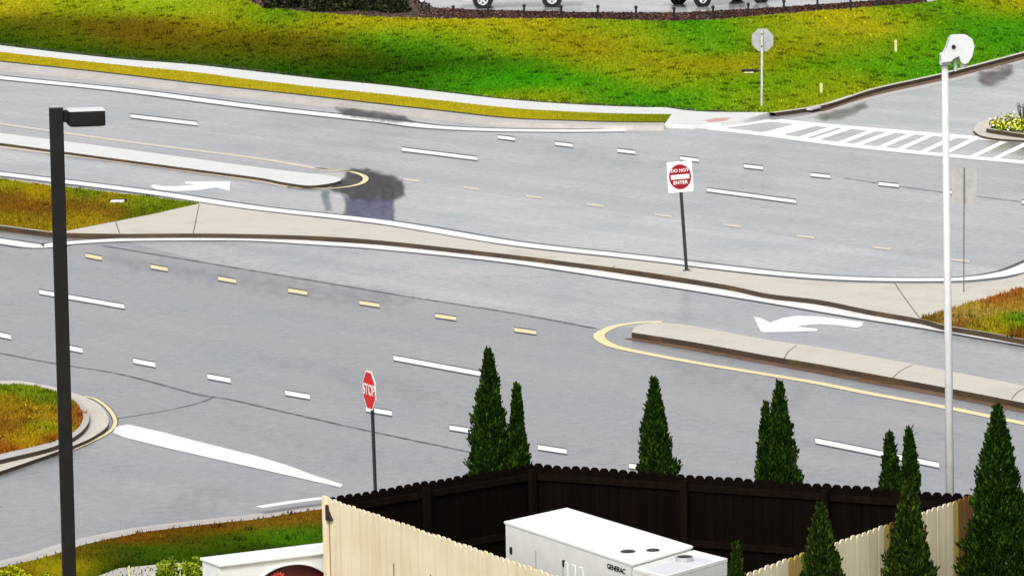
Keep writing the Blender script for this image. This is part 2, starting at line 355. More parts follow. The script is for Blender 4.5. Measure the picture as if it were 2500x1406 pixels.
def stain_smear(px, z, col, strength, soft, seed, step=2.5, rough=8.0, name='road_smear', par=None):
    px = np.array(px, float); x0, y0 = px.min(0) - soft; x1, y1 = px.max(0) + soft
    X, Y = np.meshgrid(np.arange(x0, x1 + step, step), np.arange(y0, y1 + step, step)); Q = np.stack([X.ravel(), Y.ravel()], 1)
    dmin = np.full(len(Q), 1e9)
    for k in range(len(px)):
        p, q = px[k], px[(k + 1) % len(px)]; e_ = q - p; t = np.clip(((Q - p) @ e_) / (e_ @ e_), 0, 1); dmin = np.minimum(dmin, np.linalg.norm(Q - p - t[:, None] * e_, axis=1))
    ins = np.zeros(len(Q), bool)
    for k in range(len(px)):
        (xa, ya), (xb, yb) = px[k], px[(k + 1) % len(px)]; c = ((ya > Q[:, 1]) != (yb > Q[:, 1])) & (Q[:, 0] < (xb - xa) * (Q[:, 1] - ya) / (yb - ya + 1e-9) + xa); ins ^= c
    sdist = np.where(ins, dmin, -dmin) + rough * (vnoise(Q[:, 0] / 16, Q[:, 1] / 9, seed) + .6 * vnoise(Q[:, 0] / 6, Q[:, 1] / 5, seed + 1) - .8)
    t = np.clip(sdist / soft + .35, 0, 1); al = t * t * (3 - 2 * t) * strength * (.72 + .5 * vnoise(Q[:, 0] / 22, Q[:, 1] / 10, seed + 2))
    cc = np.array(col)[None] * (.75 + .5 * vnoise(Q[:, 0] / 12, Q[:, 1] / 7, seed + 3))[:, None]
    w_, h_ = X.shape[1], X.shape[0]; V = [gp(u, v, z) for u, v in Q]; A = al.reshape(h_, w_)
    fs = [(j * w_ + i, j * w_ + i + 1, (j + 1) * w_ + i + 1, (j + 1) * w_ + i) for j in range(h_ - 1) for i in range(w_ - 1) if max(A[j, i], A[j, i + 1], A[j + 1, i], A[j + 1, i + 1]) > .01]
    o = mk(name, V, fs, M['smear'], par if par is not None else road)
    for p in o.data.polygons:
        if p.normal.z < 0: p.flip()
    at_ = o.data.color_attributes.new('Col', 'FLOAT_COLOR', 'POINT'); c4 = np.concatenate([cc, al.clip(0, 1)[:, None]], 1).astype(np.float32); at_.data.foreach_set('color', c4.ravel()); return o
stain_smear([(855, 412), (905, 414), (985, 440), (990, 478), (962, 494), (862, 497), (840, 474), (800, 462), (830, 440)], .0034, (.060, .054, .056), .90, 15, 3, rough=6)  # ghost of a moving car, upper part, laid flat as a tint
stain_smear([(838, 478), (860, 484), (964, 488), (962, 546), (905, 541), (836, 526), (845, 505)], .0042, (.11, .11, .18), .82, 13, 7, rough=3)  # bluish lower part of the same car ghost
stain_smear([(782, 462), (806, 468), (812, 516), (794, 518), (786, 490)], .0034, (.17, .21, .23), .55, 12, 11, rough=5)  # pale side fragment of the car ghost
stain_smear([(815, 262), (880, 266), (985, 282), (1010, 298), (960, 300), (900, 292), (838, 282)], .0068, (.075, .068, .075), .72, 13, 15, rough=5)  # fainter car ghost in the far lane, as a flat tint
stain_smear([(2392, 178), (2470, 160), (2478, 176), (2450, 200), (2415, 212), (2385, 200)], .0035, (.12, .09, .10), .62, 16, 21, rough=6)  # fainter car ghost on the driveway, as a flat tint
stain_smear([(1985, 288), (2010, 276), (2110, 252), (2120, 262), (2060, 290), (2010, 297)], .0036, (.11, .12, .07), .55, 12, 25, rough=5)  # reflection of the grass edge painted as an olive tint
for k, px in enumerate(([(420, 1200), (560, 1180), (600, 1215), (500, 1250), (420, 1250)], [(1080, 690), (1260, 705), (1300, 760), (1150, 745)], [(230, 620), (620, 668), (1000, 728), (980, 752), (600, 700), (300, 650)], [(1250, 330), (1500, 380), (1900, 440), (1880, 452), (1400, 380)], [(640, 880), (1000, 940), (1150, 1000), (900, 960)], [(1650, 880), (2000, 960), (1950, 1010), (1650, 930)])):
    stain_smear(px, .0022, (.20, .205, .235), (.10, .0, .26, .12, .12, .10)[k], 60, 40 + 5 * k, 7, 26, 'damp_asphalt')

# ---------------------------------------------------------------- far verge: sidewalk, kerb, tan grass strip
SWT = [(-150, 92), (0, 111), (160, 130), (312, 146), (470, 158), (625, 175), (780, 193), (937, 208), (1090, 226), (1250, 244), (1400, 255), (1562, 262), (1630, 263), (1690, 271), (1760, 274), (1880, 274)]
SWB = [(-150, 108), (0, 127), (160, 145), (312, 161), (470, 176), (625, 196), (780, 214), (937, 230), (1090, 247), (1250, 264), (1400, 273), (1500, 277), (1640, 279)]
KBT = [(-150, 132), (0, 150), (160, 167), (312, 184), (470, 203), (625, 220), (780, 237), (937, 255), (1090, 272), (1250, 289), (1400, 295), (1500, 298), (1622, 299)]
KBB = [(u, v + 9) for u, v in KBT]
sw_t = curve(SWT, .1); sw_b = curve(SWB, .1); kb_t = curve(KBT, .1); kb_b = curve(KBB, .1)
sidewalk = slab('sidewalk', sw_t + [gp(1815, 293, .1), gp(1760, 302, .1), gp(1690, 305, .1), gp(1622, 303, .1)] + sw_b[::-1], .1, M['walk']); tag(sidewalk, kind='structure')
for u, v in ((160, 137), (470, 167), (780, 203), (1090, 236), (1400, 264)):
    pass
mat_ = sheet('tactile_mat', [gp(1718, 294, .1), (gp(1745, 289, .1)), gp(1785, 288, .1), gp(1770, 296, .1), gp(1730, 299, .1)], .104, M['pink'], sidewalk)
kerb = slab('kerb', kb_t + kb_b[::-1], .1, M['gutter']); tag(kerb, kind='structure')
gut = ribbon('gutter', curve([(u, v + 20) for u, v in KBT], 0), .35, .30, .0015, M['gutter'], road)
ribbon('gutter_mud', curve([(u, v + 13) for u, v in KBT[4:]], 0), .05, .06, .004, M['mud'], road)
ribbon('edge_halo', curve([(u, v - 2) for u, v in SWT], .1, 8), .30, .16, .108, M['soil'], sidewalk)  # sharpening halo between grass and sidewalk, imitated as a dark strip
ribbon('edge_halo', curve([(u, v) for u, v in KBT], .1, 8), .09, .10, .107, M['soil'], kerb)  # same imitated halo, a dark strip along the back of the kerb

# ---------------------------------------------------------------- grass coloured from sample points, darker green along the left foot
class Field:
    def __init__(s, pts, su=110., sv=26.): s.p = np.array([q[:2] for q in pts], float); s.c = np.array([alb(q[2]) for q in pts]); s.s = np.array([su, sv])
    def __call__(s, uv):
        uv = np.asarray(uv, float); out = np.zeros((len(uv), 3))
        for k in range(0, len(uv), 20000):
            d = (((uv[k:k + 20000, None, :] - s.p[None]) / s.s) ** 2).sum(2); wgt = np.exp(-d) + 1e-9 / (1 + d); out[k:k + 20000] = (wgt @ s.c) / wgt.sum(1, keepdims=True)
        return out
def projn(P):
    P = np.asarray(P, float) - np.array([0, 0, CH]); zc = P @ fw
    return np.stack([W2 + F * (P @ rt) / zc, H2 - F * (P @ up) / zc], 1)
def setcol(me, cols):
    a = me.color_attributes.new('Col', 'FLOAT_COLOR', 'POINT'); c = np.ones((len(cols), 4), np.float32); c[:, :3] = np.clip(cols, 0, 1); a.data.foreach_set('color', c.ravel())
Y1, Y2, OC, OB, BR, GR, DG, DG2 = (168, 162, 24), (140, 152, 22), (146, 137, 18), (92, 88, 15), (104, 86, 17), (70, 142, 18), (46, 86, 12), (42, 70, 10)
HILL = [(0, 15, Y1), (200, 18, Y2), (400, 15, (140, 165, 25)), (560, 15, Y2), (-100, 20, Y1), (0, 55, OB), (150, 60, OB), (350, 62, BR), (550, 60, OC), (690, 45, GR), (760, 62, OC), (850, 55, Y1), (1000, 60, Y1), (1200, 62, Y1),
        (0, 85, DG), (150, 95, (85, 95, 14)), (330, 90, BR), (600, 90, OB), (800, 92, OB), (930, 92, GR), (1050, 95, (110, 150, 20)), (1180, 85, Y2), (1400, 88, OC), (1550, 85, Y2), (1700, 82, GR), (1790, 90, (110, 150, 20)), (1960, 90, Y2), (2160, 75, Y1), (2300, 80, GR), (2450, 80, GR),
        (200, 120, DG), (400, 118, OB), (600, 125, OB), (800, 125, OB), (1000, 120, DG), (1110, 120, GR), (1250, 115, Y2), (1450, 120, OC), (1600, 118, Y2), (1750, 115, GR), (1930, 118, OC), (2090, 120, (120, 145, 20)), (2250, 110, (90, 145, 15)),
        (400, 148, DG), (600, 150, DG), (800, 155, DG2), (1000, 158, DG2), (1150, 150, DG), (1300, 160, (60, 125, 12)), (1480, 155, Y2), (1650, 160, OC), (1800, 160, OC), (2000, 155, (90, 140, 15)), (2150, 150, (100, 150, 18)),
        (800, 178, DG), (1000, 192, DG), (1130, 190, GR), (1300, 200, (50, 145, 10)), (1450, 200, GR), (1620, 190, Y2), (1750, 200, (110, 150, 20)), (1900, 200, (100, 150, 18)), (2050, 195, Y2), (2200, 170, GR),
        (1350, 240, Y2), (1500, 240, GR), (1650, 240, GR), (1800, 245, (120, 155, 20)), (1950, 245, Y2),
        (1300, 30, Y1), (1500, 62, (130, 155, 22)), (1690, 60, GR), (1880, 55, Y2), (2050, 45, Y1), (2230, 40, (120, 150, 20)), (2350, 25, GR), (2450, 15, Y1), (2430, 50, GR)]
hillf = Field(HILL)
DRV = [(1880, 275), (2000, 256), (2125, 217), (2300, 178), (2500, 126), (2700, 74)]           # kerb of the driveway
NEARB = SWT[:-1] + DRV
FARB = [(-200, -70), (300, -70), (480, -40), (590, -5), (640, 18), (750, 31), (950, 44), (1100, 47), (1400, 46), (1550, 51), (1640, 53), (1740, 50), (1850, 40), (2000, 27), (2100, 20), (2260, 8), (2400, -20), (2500, -50), (2700, -110)]
ZL = 1.2
us = np.arange(-150, 2660, 14.0); nv = 46
ny = np.interp(us, *zip(*NEARB)); fy = np.interp(us, *zip(*FARB))
G = np.zeros((len(us), nv, 3))
for i, u in enumerate(us):
    a = gp(u, ny[i], .1); b_ = gp(u, fy[i], ZL)
    t = np.linspace(0, 1, nv); sm = t * t * (3 - 2 * t); sm = .55 * sm + .45 * np.clip((t - .04) / .96, 0, 1)
    G[i, :, 0] = a.x + (b_.x - a.x) * t; G[i, :, 1] = a.y + (b_.y - a.y) * t
    swale = -.10 * np.exp(-((t - .14) / .09) ** 2) * np.clip((1150 - u) / 500, 0, 1)
    G[i, :, 2] = np.maximum(.07, .1 + (ZL - .1) * sm + swale * np.minimum(1, t * 12) + .05 * np.sin(G[i, :, 0] * 1.3 + G[i, :, 1] * .7) * np.sin(np.pi * t))
hv = G.reshape(-1, 3); nu = len(us)
hf = [(i * nv + j, (i + 1) * nv + j, (i + 1) * nv + j + 1, i * nv + j + 1) for i in range(nu - 1) for j in range(nv - 1)]
hill = mk('hill', hv, hf, M['grass'], None, True); tag(hill, kind='structure')
for p in hill.data.polygons:
    if p.normal.z < 0: p.flip()
hc = hillf(projn(hv)); tt = np.tile(np.linspace(0, 1, nv), nu); edge = np.clip(1 - tt / .05, 0, 1)[:, None] * (np.repeat(us, nv) < 1250)[:, None]
hc = hc * (1 - edge) + np.array(alb((165, 160, 28))) * edge
setcol(hill.data, hc)

def tufts(name, pos, cols, hmin, hmax, wid, label, cat, jitter=.22):
    n_ = len(pos); ang = RNG.uniform(0, math.pi * 2, n_); h = RNG.uniform(hmin, hmax, n_); wd = wid * RNG.uniform(.6, 1.4, n_)
    lean = RNG.normal(0, .35, (n_, 2)) * h[:, None]
    V = np.zeros((n_, 3, 3)); dx = np.stack([np.cos(ang), np.sin(ang)], 1) * wd[:, None] / 2
    V[:, 0, :2] = pos[:, :2] - dx; V[:, 1, :2] = pos[:, :2] + dx; V[:, 2, :2] = pos[:, :2] + lean
    V[:, 0, 2] = V[:, 1, 2] = pos[:, 2] - .01; V[:, 2, 2] = pos[:, 2] + h
    k = RNG.normal(1, jitter, (n_, 1)).clip(.35, 1.9)
    c = np.repeat(cols * k, 3, 0)
    me = bpy.data.meshes.new(name); me.vertices.add(n_ * 3); me.vertices.foreach_set('co', V.ravel().astype(np.float32))
    me.loops.add(n_ * 3); me.loops.foreach_set('vertex_index', np.arange(n_ * 3, dtype=np.int32)); me.polygons.add(n_)
    me.polygons.foreach_set('loop_start', np.arange(0, n_ * 3, 3, dtype=np.int32)); me.update(); me.validate()
    setcol(me, c); me.materials.append(M['tuft']); o = bpy.data.objects.new(name, me); C.objects.link(o)
    tag(o, label, cat, kind='stuff'); return o
# blades on the hill
N = 90000
i_ = RNG.integers(0, nu - 1, N); a_ = RNG.random(N); t_ = RNG.random(N) * (nv - 1.01); j_ = t_.astype(int); b_ = t_ - j_
pos = ((1 - a_) * (1 - b_))[:, None] * G[i_, j_] + (a_ * (1 - b_))[:, None] * G[i_ + 1, j_] + ((1 - a_) * b_)[:, None] * G[i_, j_ + 1] + (a_ * b_)[:, None] * G[i_ + 1, j_ + 1]
tufts('hill_grass', pos, hillf(projn(pos)), .015, .06, .08, 'patchy green and ochre grass blades over the far hill slope', 'grass', jitter=.16)

def pick(n_):
    i_ = RNG.integers(0, nu - 1, n_); j_ = RNG.integers(1, nv - 1, n_); return G[i_, j_] + (G[i_ + 1, j_] - G[i_, j_]) * RNG.random((n_, 1))
def weeds(name, cen_, n_each, spread, cols, hmin, hmax, wid, label):
    p_ = np.repeat(cen_, n_each, 0) + np.concatenate([RNG.normal(0, spread, (len(cen_) * n_each, 2)), np.zeros((len(cen_) * n_each, 1))], 1)
    return tufts(name, p_, np.repeat(cols, n_each, 0), hmin, hmax, wid, label, 'weeds')
wc = pick(1100); wcol = np.where(RNG.random((1100, 1)) < .7, hillf(projn(wc)) * .42, hillf(projn(wc)) * 1.25)
weeds('hill_weeds', wc, 18, .08, wcol, .03, .08, .06, 'scattered dark and pale weed clumps on the far hill slope')
def inside(poly, P):
    x, y = P[:, 0], P[:, 1]; r = np.zeros(len(P), bool); n_ = len(poly)
    for k in range(n_):
        x1, y1 = poly[k][:2]; x2, y2 = poly[(k + 1) % n_][:2]
        c = ((y1 > y) != (y2 > y)) & (x < (x2 - x1) * (y - y1) / (y2 - y1 + 1e-12) + x1); r ^= c
    return r
def lawn(name, poly, z, pts, n_, hmin, hmax, label, su=110, sv=26, fine=None, kind_label=None):
    """grass bed: coloured ground as a fine grid clipped to the outline, and blades on it"""
    fld = Field(pts, su, sv); pl = [Vector((p.x, p.y, z)) for p in poly]
    bm = bmesh.new(); f = bm.faces.new([bm.verts.new(p) for p in pl]); bmesh.ops.triangulate(bm, faces=bm.faces)
    for it in range(6):
        le = [e for e in bm.edges if e.calc_length() > .5]
        if not le: break
        bmesh.ops.subdivide_edges(bm, edges=le, cuts=1); bmesh.ops.triangulate(bm, faces=bm.faces)
    me = bpy.data.meshes.new(name); bm.normal_update()
    for fc in bm.faces:
        if fc.normal.z < 0: fc.normal_flip()
    bm.to_mesh(me); bm.free()
    vv = np.array([v.co for v in me.vertices]); setcol(me, fld(projn(vv))); me.materials.append(M['grass'])
    o = bpy.data.objects.new(name, me); C.objects.link(o); tag(o, kind='structure')
    xs = [p.x for p in pl]; ys = [p.y for p in pl]; out = []; got = 0
    while got < n_:
        q = np.stack([RNG.uniform(min(xs), max(xs), n_), RNG.uniform(min(ys), max(ys), n_), np.full(n_, z)], 1); q = q[inside(pl, q)]; out.append(q); got += len(q)
    q = np.concatenate(out)[:n_]
    tufts(name.replace('_bed', '_grass'), q, fld(projn(q)), hmin, hmax, .032, label, 'grass')
    if hmax > .04:
        kk = 420 if name.startswith('near') else 110; wc = q[:kk]; cw = fld(projn(wc)) * np.where(RNG.random((kk, 1)) < .66, .3, 1.7)
        weeds(name.replace('_bed', '_weeds'), wc, 14, .045, cw, .03, .08, .03, label.replace('grass', 'weed clumps', 1))
    return o
lawn('verge_bed', sw_b + kb_t[::-1], .098, [(0, 138, (178, 160, 32)), (600, 208, (176, 160, 32)), (1200, 277, (174, 160, 32)), (1450, 286, (170, 160, 26)), (1600, 288, (120, 150, 25)), (1630, 290, OB)], 16000, .01, .03, 'straw coloured grass strip between far sidewalk and kerb', 200, 60)

# ---------------------------------------------------------------- driveway on the right
drv = curve(DRV, .1, 8)
dk = ribbon('driveway_kerb', drv, .02, .16, .1, M['tan'], None); tag(dk, kind='structure')
fc = [Vector((p.x, p.y, .1)) for p in offset(drv, -.16)]; nk = len(fc)
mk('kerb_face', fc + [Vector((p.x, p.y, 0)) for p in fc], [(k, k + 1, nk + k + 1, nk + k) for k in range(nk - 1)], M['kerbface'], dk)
drvp = [gp(1800, 304)] + [gp(u, v + 11) for u, v in DRV] + [gp(3000, 90), gp(3000, 440), gp(2640, 412), gp(2500, 398), gp(2290, 379), gp(2050, 354), gp(1875, 331), gp(1735, 315)]
drive = sheet('driveway', drvp, .002, M['drive']); tag(drive, kind='structure')
ribbon('gutter_mud', curve([(u, v + 17) for u, v in DRV[1:]], 0, 8), .30, .12, .0045, M['mud'], drive)
ribbon('gutter', curve([(1765, 306)] + [(u, v + 25) for u, v in DRV], 0, 8), .28, .10, .0035, M['gutter'], drive)
dr = flat('storm_drain', [(1972, 271), (1985, 262), (2010, 257), (2012, 266), (1995, 272)], 0, M['dark'], None)
bpy.data.objects.remove(dr)
B = gp(1992, 273); t = (gp(2125, 228) - gp(1880, 286)).normalized(); rz = math.atan2(t.y, t.x)
sdn = empty('storm_drain', B, rz); tag(sdn, 'black storm drain inlet in the kerb beside the crosswalk', 'drain')
MB().box((0, .06, .085), (.62, .16, .05)).build('lid', M['gutter'], sdn, bevel=.01)
MB().box((0, .05, .045), (.46, .10, .03)).box((-.25, .05, .03), (.04, .14, .06)).box((.25, .05, .03), (.04, .14, .06)).build('opening', M['dark'], sdn)

# flower island
ring = [(2376, 318), (2385, 302), (2420, 289), (2480, 281), (2560, 276), (2640, 285), (2660, 330), (2580, 347), (2500, 343), (2430, 338), (2392, 330)]
ip = curve(ring + ring[:1], .06, 5)[:-1]
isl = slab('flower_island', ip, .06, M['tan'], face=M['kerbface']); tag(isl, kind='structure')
ring2 = [(2408, 314), (2420, 305), (2470, 297), (2560, 292), (2640, 300), (2640, 322), (2560, 331), (2500, 328), (2450, 321)]
slab('raised_kerb', curve(ring2 + ring2[:1], .16, 5)[:-1], .16, M['tan'], isl, .055, M['kerbface'])
slab('soil', curve([(2418, 312), (2430, 306), (2480, 300), (2560, 296), (2630, 303), (2630, 318), (2560, 325), (2500, 322), (2450, 317), (2418, 312)], .17, 5)[:-1], .17, M['soil'], isl, .15)

def leafcloud(name, centres, size, cols, parent, mat=None):
    """small leaf faces, one colour each"""
    P = np.asarray(centres, float); n_ = len(P); a = RNG.normal(0, 1, (n_, 3)); a /= np.linalg.norm(a, axis=1, keepdims=True)
    b = np.cross(a, RNG.normal(0, 1, (n_, 3))); b /= np.linalg.norm(b, axis=1, keepdims=True); s = size * RNG.uniform(.6, 1.4, (n_, 1))
    V = np.stack([P - a * s, P + b * s * .55, P + a * s, P - b * s * .55], 1).reshape(-1, 3)
    o = mk(name, V, [(4 * k, 4 * k + 1, 4 * k + 2, 4 * k + 3) for k in range(n_)], mat or M['leaf'], parent)
    setcol(o.data, np.repeat(cols, 4, 0)); return o
for k, (u, v, hh) in enumerate(((2432, 314, .42), (2448, 319, .34), (2462, 309, .52), (2472, 322, .36), (2488, 316, .5), (2496, 325, .36), (2508, 312, .6), (2525, 318, .5))):
    hh *= .62; B = gp(u, v, .16); e = empty('flowering_plant', B)
    tag(e, ('yellow and white flowering plant at the left tip of the kerbed island', 'short yellow flowers spilling over the island kerb near its tip', 'tall white topped flowering plant behind the short yellow ones', 'low yellow clump at the front edge of the flower island',
            'white and yellow flowers in the middle of the bed', 'low yellow flowers by the kerb at the right frame edge', 'tallest white flowers beside the black stem at the frame edge', 'white flowers cut by the right frame edge')[k], 'flower', 'flowers in the kerbed island')
    n_ = 70; q = RNG.normal(0, 1, (n_, 3)) * np.array([.085, .085, hh * .22]) + np.array([0, 0, hh * .5]); q[:, 2] = q[:, 2].clip(.03, hh)
    leafcloud('foliage', q, .045, np.array(alb((120, 140, 20))) * RNG.uniform(.3, 1.2, (n_, 1)), e)
    n_ = 40; q = RNG.normal(0, 1, (n_, 3)) * np.array([.10, .09, hh * .22]) + np.array([0, -.03, hh * .66]); cc = np.where(RNG.random((n_, 1)) < (.8 if k % 2 else .6), np.array([(.80, .78, .05)]), np.array([(.84, .84, .72)]))
    leafcloud('blossom', q, .038, cc, e)
e = empty('dark_plant', gp(2497, 311, .16)); tag(e, 'dark spiky plant standing among the flowers at right frame edge', 'plant')
mb = MB()
for k in range(9):
    an = k * .7; mb.tube((0, 0, 0), (.14 * math.cos(an), .14 * math.sin(an), .55 + .1 * math.sin(k * 3)), .014, .008, 6)
mb.build('stem', M['black'], e)
mb = MB()
for k in range(14):
    an = k * .9; r = .08 + .08 * (k % 3) / 2
    c = Vector((r * math.cos(an), r * math.sin(an), .42 + .03 * (k % 7))); d = Vector((math.cos(an), math.sin(an), .15)) * .1; s_ = Vector((-math.sin(an), math.cos(an), 0)) * .035
    mb.add([c - d, c + s_, c + d, c - s_], [(0, 1, 2, 3)])
mb.build('leaf', M['black'], e)

# ---------------------------------------------------------------- traffic islands
def island(name, px, z, mat, sub=6, face='kerbface'):
    P = [p for p in curve(px, z, sub)]; o = slab(name, P, z, mat, face=M[face]); tag(o, kind='structure'); return o
# far narrow median
far_med = slab('far_median', curve([(-150, 306), (0, 325), (212, 352), (420, 380), (625, 408), (760, 424), (810, 430), (832, 437), (826, 443), (795, 450), (750, 453), (690, 445), (625, 433), (420, 406), (160, 371), (0, 349), (-150, 329)], .07), .07, M['walk'], face=M['kerbface']); tag(far_med, kind='structure')
flat('painted_island', [(700, 424), (830, 423), (872, 428), (886, 438), (872, 447), (830, 455), (760, 459)], .0030, M['gutter'])
# central island: concrete in the middle, grass at both ends
top = [(-150, 422), (0, 435), (125, 451), (260, 467), (400, 483), (486, 495), (625, 515), (937, 551), (1250, 602), (1562, 637), (1875, 675), (2090, 691), (2310, 693), (2400, 688), (2455, 680), (2500, 668), (2620, 625)]
bot = [(2640, 855), (2500, 829), (2400, 810), (2310, 795), (2245, 778), (2125, 757), (2000, 732), (1875, 717), (1770, 695), (1562, 662), (1400, 641), (1250, 622), (937, 588), (780, 577), (625, 572), (470, 570), (300, 571), (170, 569), (125, 567), (0, 551), (-150, 530)]
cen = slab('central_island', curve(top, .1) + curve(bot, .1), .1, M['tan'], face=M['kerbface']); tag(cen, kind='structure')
ribbon('gutter_mud', curve([(u, v + 12) for u, v in bot[::-1]], 0), .10, .05, .004, M['mud'], cen)
for a, b, mid in (((486, 500), (472, 570), (480, 530)), ((282, 541), (292, 570), (287, 556)), ((2182, 688), (2245, 776), (2205, 722)), ((1502, 648), (1494, 655), (1498, 651))):
    P = curve([a, mid, b], .1, 5); ribbon('joint_crack', P, .009, .009, .103, M['mud'], cen)
LG = [(-150, 424), (0, 438), (125, 455), (160, 458), (260, 470), (350, 480), (486, 497), (380, 521), (300, 537), (165, 563), (120, 565), (0, 549), (-150, 528)]
lawn('island_left_bed', [gp(u, v, .1) for u, v in LG], .106, [(0, 450, (150, 150, 25)), (0, 480, (128, 92, 28)), (100, 510, (128, 90, 28)), (60, 540, (142, 122, 24)), (120, 470, (165, 140, 25)), (200, 470, (108, 132, 24)), (200, 500, (128, 98, 28)), (220, 535, (158, 136, 26)), (280, 488, (150, 140, 25)), (270, 515, (126, 94, 28)), (350, 500, (112, 132, 24)), (440, 498, (108, 128, 22)), (350, 525, (100, 110, 15))], 30000, .02, .06, 'brown and green weedy grass at left end of central island', 50, 16)
RGr = [(2245, 777), (2290, 765), (2330, 752), (2430, 725), (2500, 704), (2620, 660), (2640, 856), (2500, 828), (2400, 809), (2310, 794)]
lawn('island_right_bed', [gp(u, v, .1) for u, v in RGr], .106, [(2270, 775, BR), (2330, 775, (165, 140, 70)), (2400, 760, (170, 145, 60)), (2450, 735, (150, 90, 35)), (2400, 800, (150, 140, 30)), (2480, 785, (80, 130, 20)), (2440, 795, (165, 150, 25)), (2500, 815, (120, 80, 25)), (2350, 795, (120, 75, 30)), (2480, 745, (170, 140, 50))], 8000, .03, .09, 'sparse grass and clay at right end of central island', 40, 14)
# near median
nm = slab('near_median', curve([(1542, 811), (1552, 797), (1580, 789), (1625, 788), (1700, 797), (1875, 829), (1990, 846), (2125, 869), (2310, 904), (2500, 941), (2660, 973), (2660, 1016), (2500, 983), (2310, 946), (2180, 922), (2000, 889), (1875, 868), (1700, 836), (1580, 817), (1542, 811)], .1)[:-1], .1, M['tan'], face=M['kerbface']); tag(nm, kind='structure')
ribbon('gutter_mud', curve([(1548, 824), (1700, 850), (1875, 882), (2000, 905), (2180, 939), (2310, 962), (2500, 999), (2660, 1032)], 0), .10, .22, .004, M['mud'], nm)
for a, b in (((1945, 843), (1915, 875)), ((2228, 890), (2180, 922)), ((2505, 945), (2470, 975))): ribbon('joint_crack', curve([a, ((a[0] + b[0]) / 2 - 6, (a[1] + b[1]) / 2), b], .1, 4), .009, .009, .103, M['mud'], nm)
# left near island
li = [(-150, 935), (0, 930), (60, 931), (130, 944), (190, 962), (235, 982), (260, 1008), (264, 1035), (240, 1058), (180, 1087), (0, 1150), (-150, 1195)]
lis = slab('left_island', curve(li, .06), .06, M['tan'], face=M['kerbface']); tag(lis, kind='structure')
lk = [(-150, 940), (0, 936), (60, 937), (130, 951), (185, 972), (213, 1000), (216, 1030), (190, 1060), (130, 1090), (0, 1122), (-150, 1160)]
slab('raised_kerb', curve(lk, .13), .13, M['gutter'], lis, .05, M['kerbface'])
lg = [(-150, 944), (0, 941), (60, 942), (130, 956), (172, 974), (196, 1000), (200, 1028), (175, 1056), (120, 1080), (0, 1108), (-150, 1145)]
lawn('left_island_bed', curve(lg, .13), .135, [(0, 950, (112, 132, 24)), (80, 955, (120, 140, 25)), (130, 975, (100, 120, 20)), (20, 985, (160, 134, 28)), (60, 1010, (156, 120, 30)), (120, 1010, (160, 138, 30)), (30, 1050, (142, 100, 29)), (100, 1050, (150, 150, 25)), (60, 1075, (180, 150, 30)), (20, 1100, (150, 85, 25)), (130, 1075, (150, 90, 25)), (190, 1010, (150, 95, 40))], 30000, .02, .055, 'ochre and green grass inside the left kerbed island', 40, 16)

# ---------------------------------------------------------------- near lawn and kerb
NK = [(-150, 1405), (0, 1376), (100, 1352), (185, 1325), (300, 1300), (375, 1288), (500, 1273), (625, 1260), (720, 1244), (800, 1234), (900, 1226), (1000, 1230), (1150, 1262), (1400, 1330), (1800, 1400), (2400, 1440), (2800, 1470)]
nk = curve(NK, .1, 6); nk2 = offset(nk, -.17)
nkb = slab('near_kerb', nk + nk2[::-1], .1, M['gutter']); tag(nkb, kind='structure')
ribbon('gutter', offset(curve(NK, 0, 6), .10), .08, .10, .0015, M['gutter'], road)
ribbon('white_kerb_top', curve([(629, 1254), (720, 1240), (800, 1230)], 0, 6), .05, .14, .108, M['white_paint'], nkb)
lawn('near_lawn_bed', offset(nk, -.165) + [gp(2900, 2600, .1), gp(-400, 2600, .1)], .096, [(0, 1390, BR), (200, 1350, BR), (350, 1310, (112, 74, 18)), (500, 1290, (108, 76, 16)), (650, 1275, (118, 88, 22)), (760, 1262, (116, 84, 22)), (280, 1350, (52, 76, 14)), (400, 1340, (58, 88, 12)), (550, 1315, (58, 88, 12)), (700, 1300, (72, 112, 16)), (770, 1300, (60, 96, 14)), (450, 1318, (80, 74, 12)), (300, 1385, (42, 62, 9)), (600, 1350, (46, 66, 8)), (150, 1380, OC), (1200, 1500, DG), (2000, 1500, DG)], 70000, .02, .055, 'brown and green grass of the near lawn by the fence', 70, 16)
wk = sheet('walkway', [gp(220, 1415, .1), gp(290, 1388, .1), (gp(420, 1376, .1)), gp(560, 1376, .1), gp(560, 1480, .1), gp(180, 1480, .1)], .112, M['tan']); tag(wk, kind='structure')

# ---------------------------------------------------------------- mulch bed, parking lot, posts
fb = [gp(u, v, ZL) for u, v in FARB[3:-2]]
mtop = [(590, -30), (800, -60), (1000, -20), (1060, 20), (1200, 26), (1430, 31), (1655, 32), (1850, 22), (2100, 5), (2260, -10)]
mul = sheet('mulch_bed', [gp(u, v, ZL) for u, v in FARB[3:16]] + [gp(u, v, ZL) for u, v in mtop[::-1]], ZL + .006, M['mulch']); tag(mul, kind='structure')
lot = sheet('parking_lot', [gp(1, -66, ZL)] + [gp(u, v - 1.5, ZL) for u, v in FARB[2:]] + [Vector((60, 215, ZL)), Vector((90, 420, ZL)), Vector((-90, 420, ZL))], ZL - .004, M['drive']); tag(lot, kind='structure')
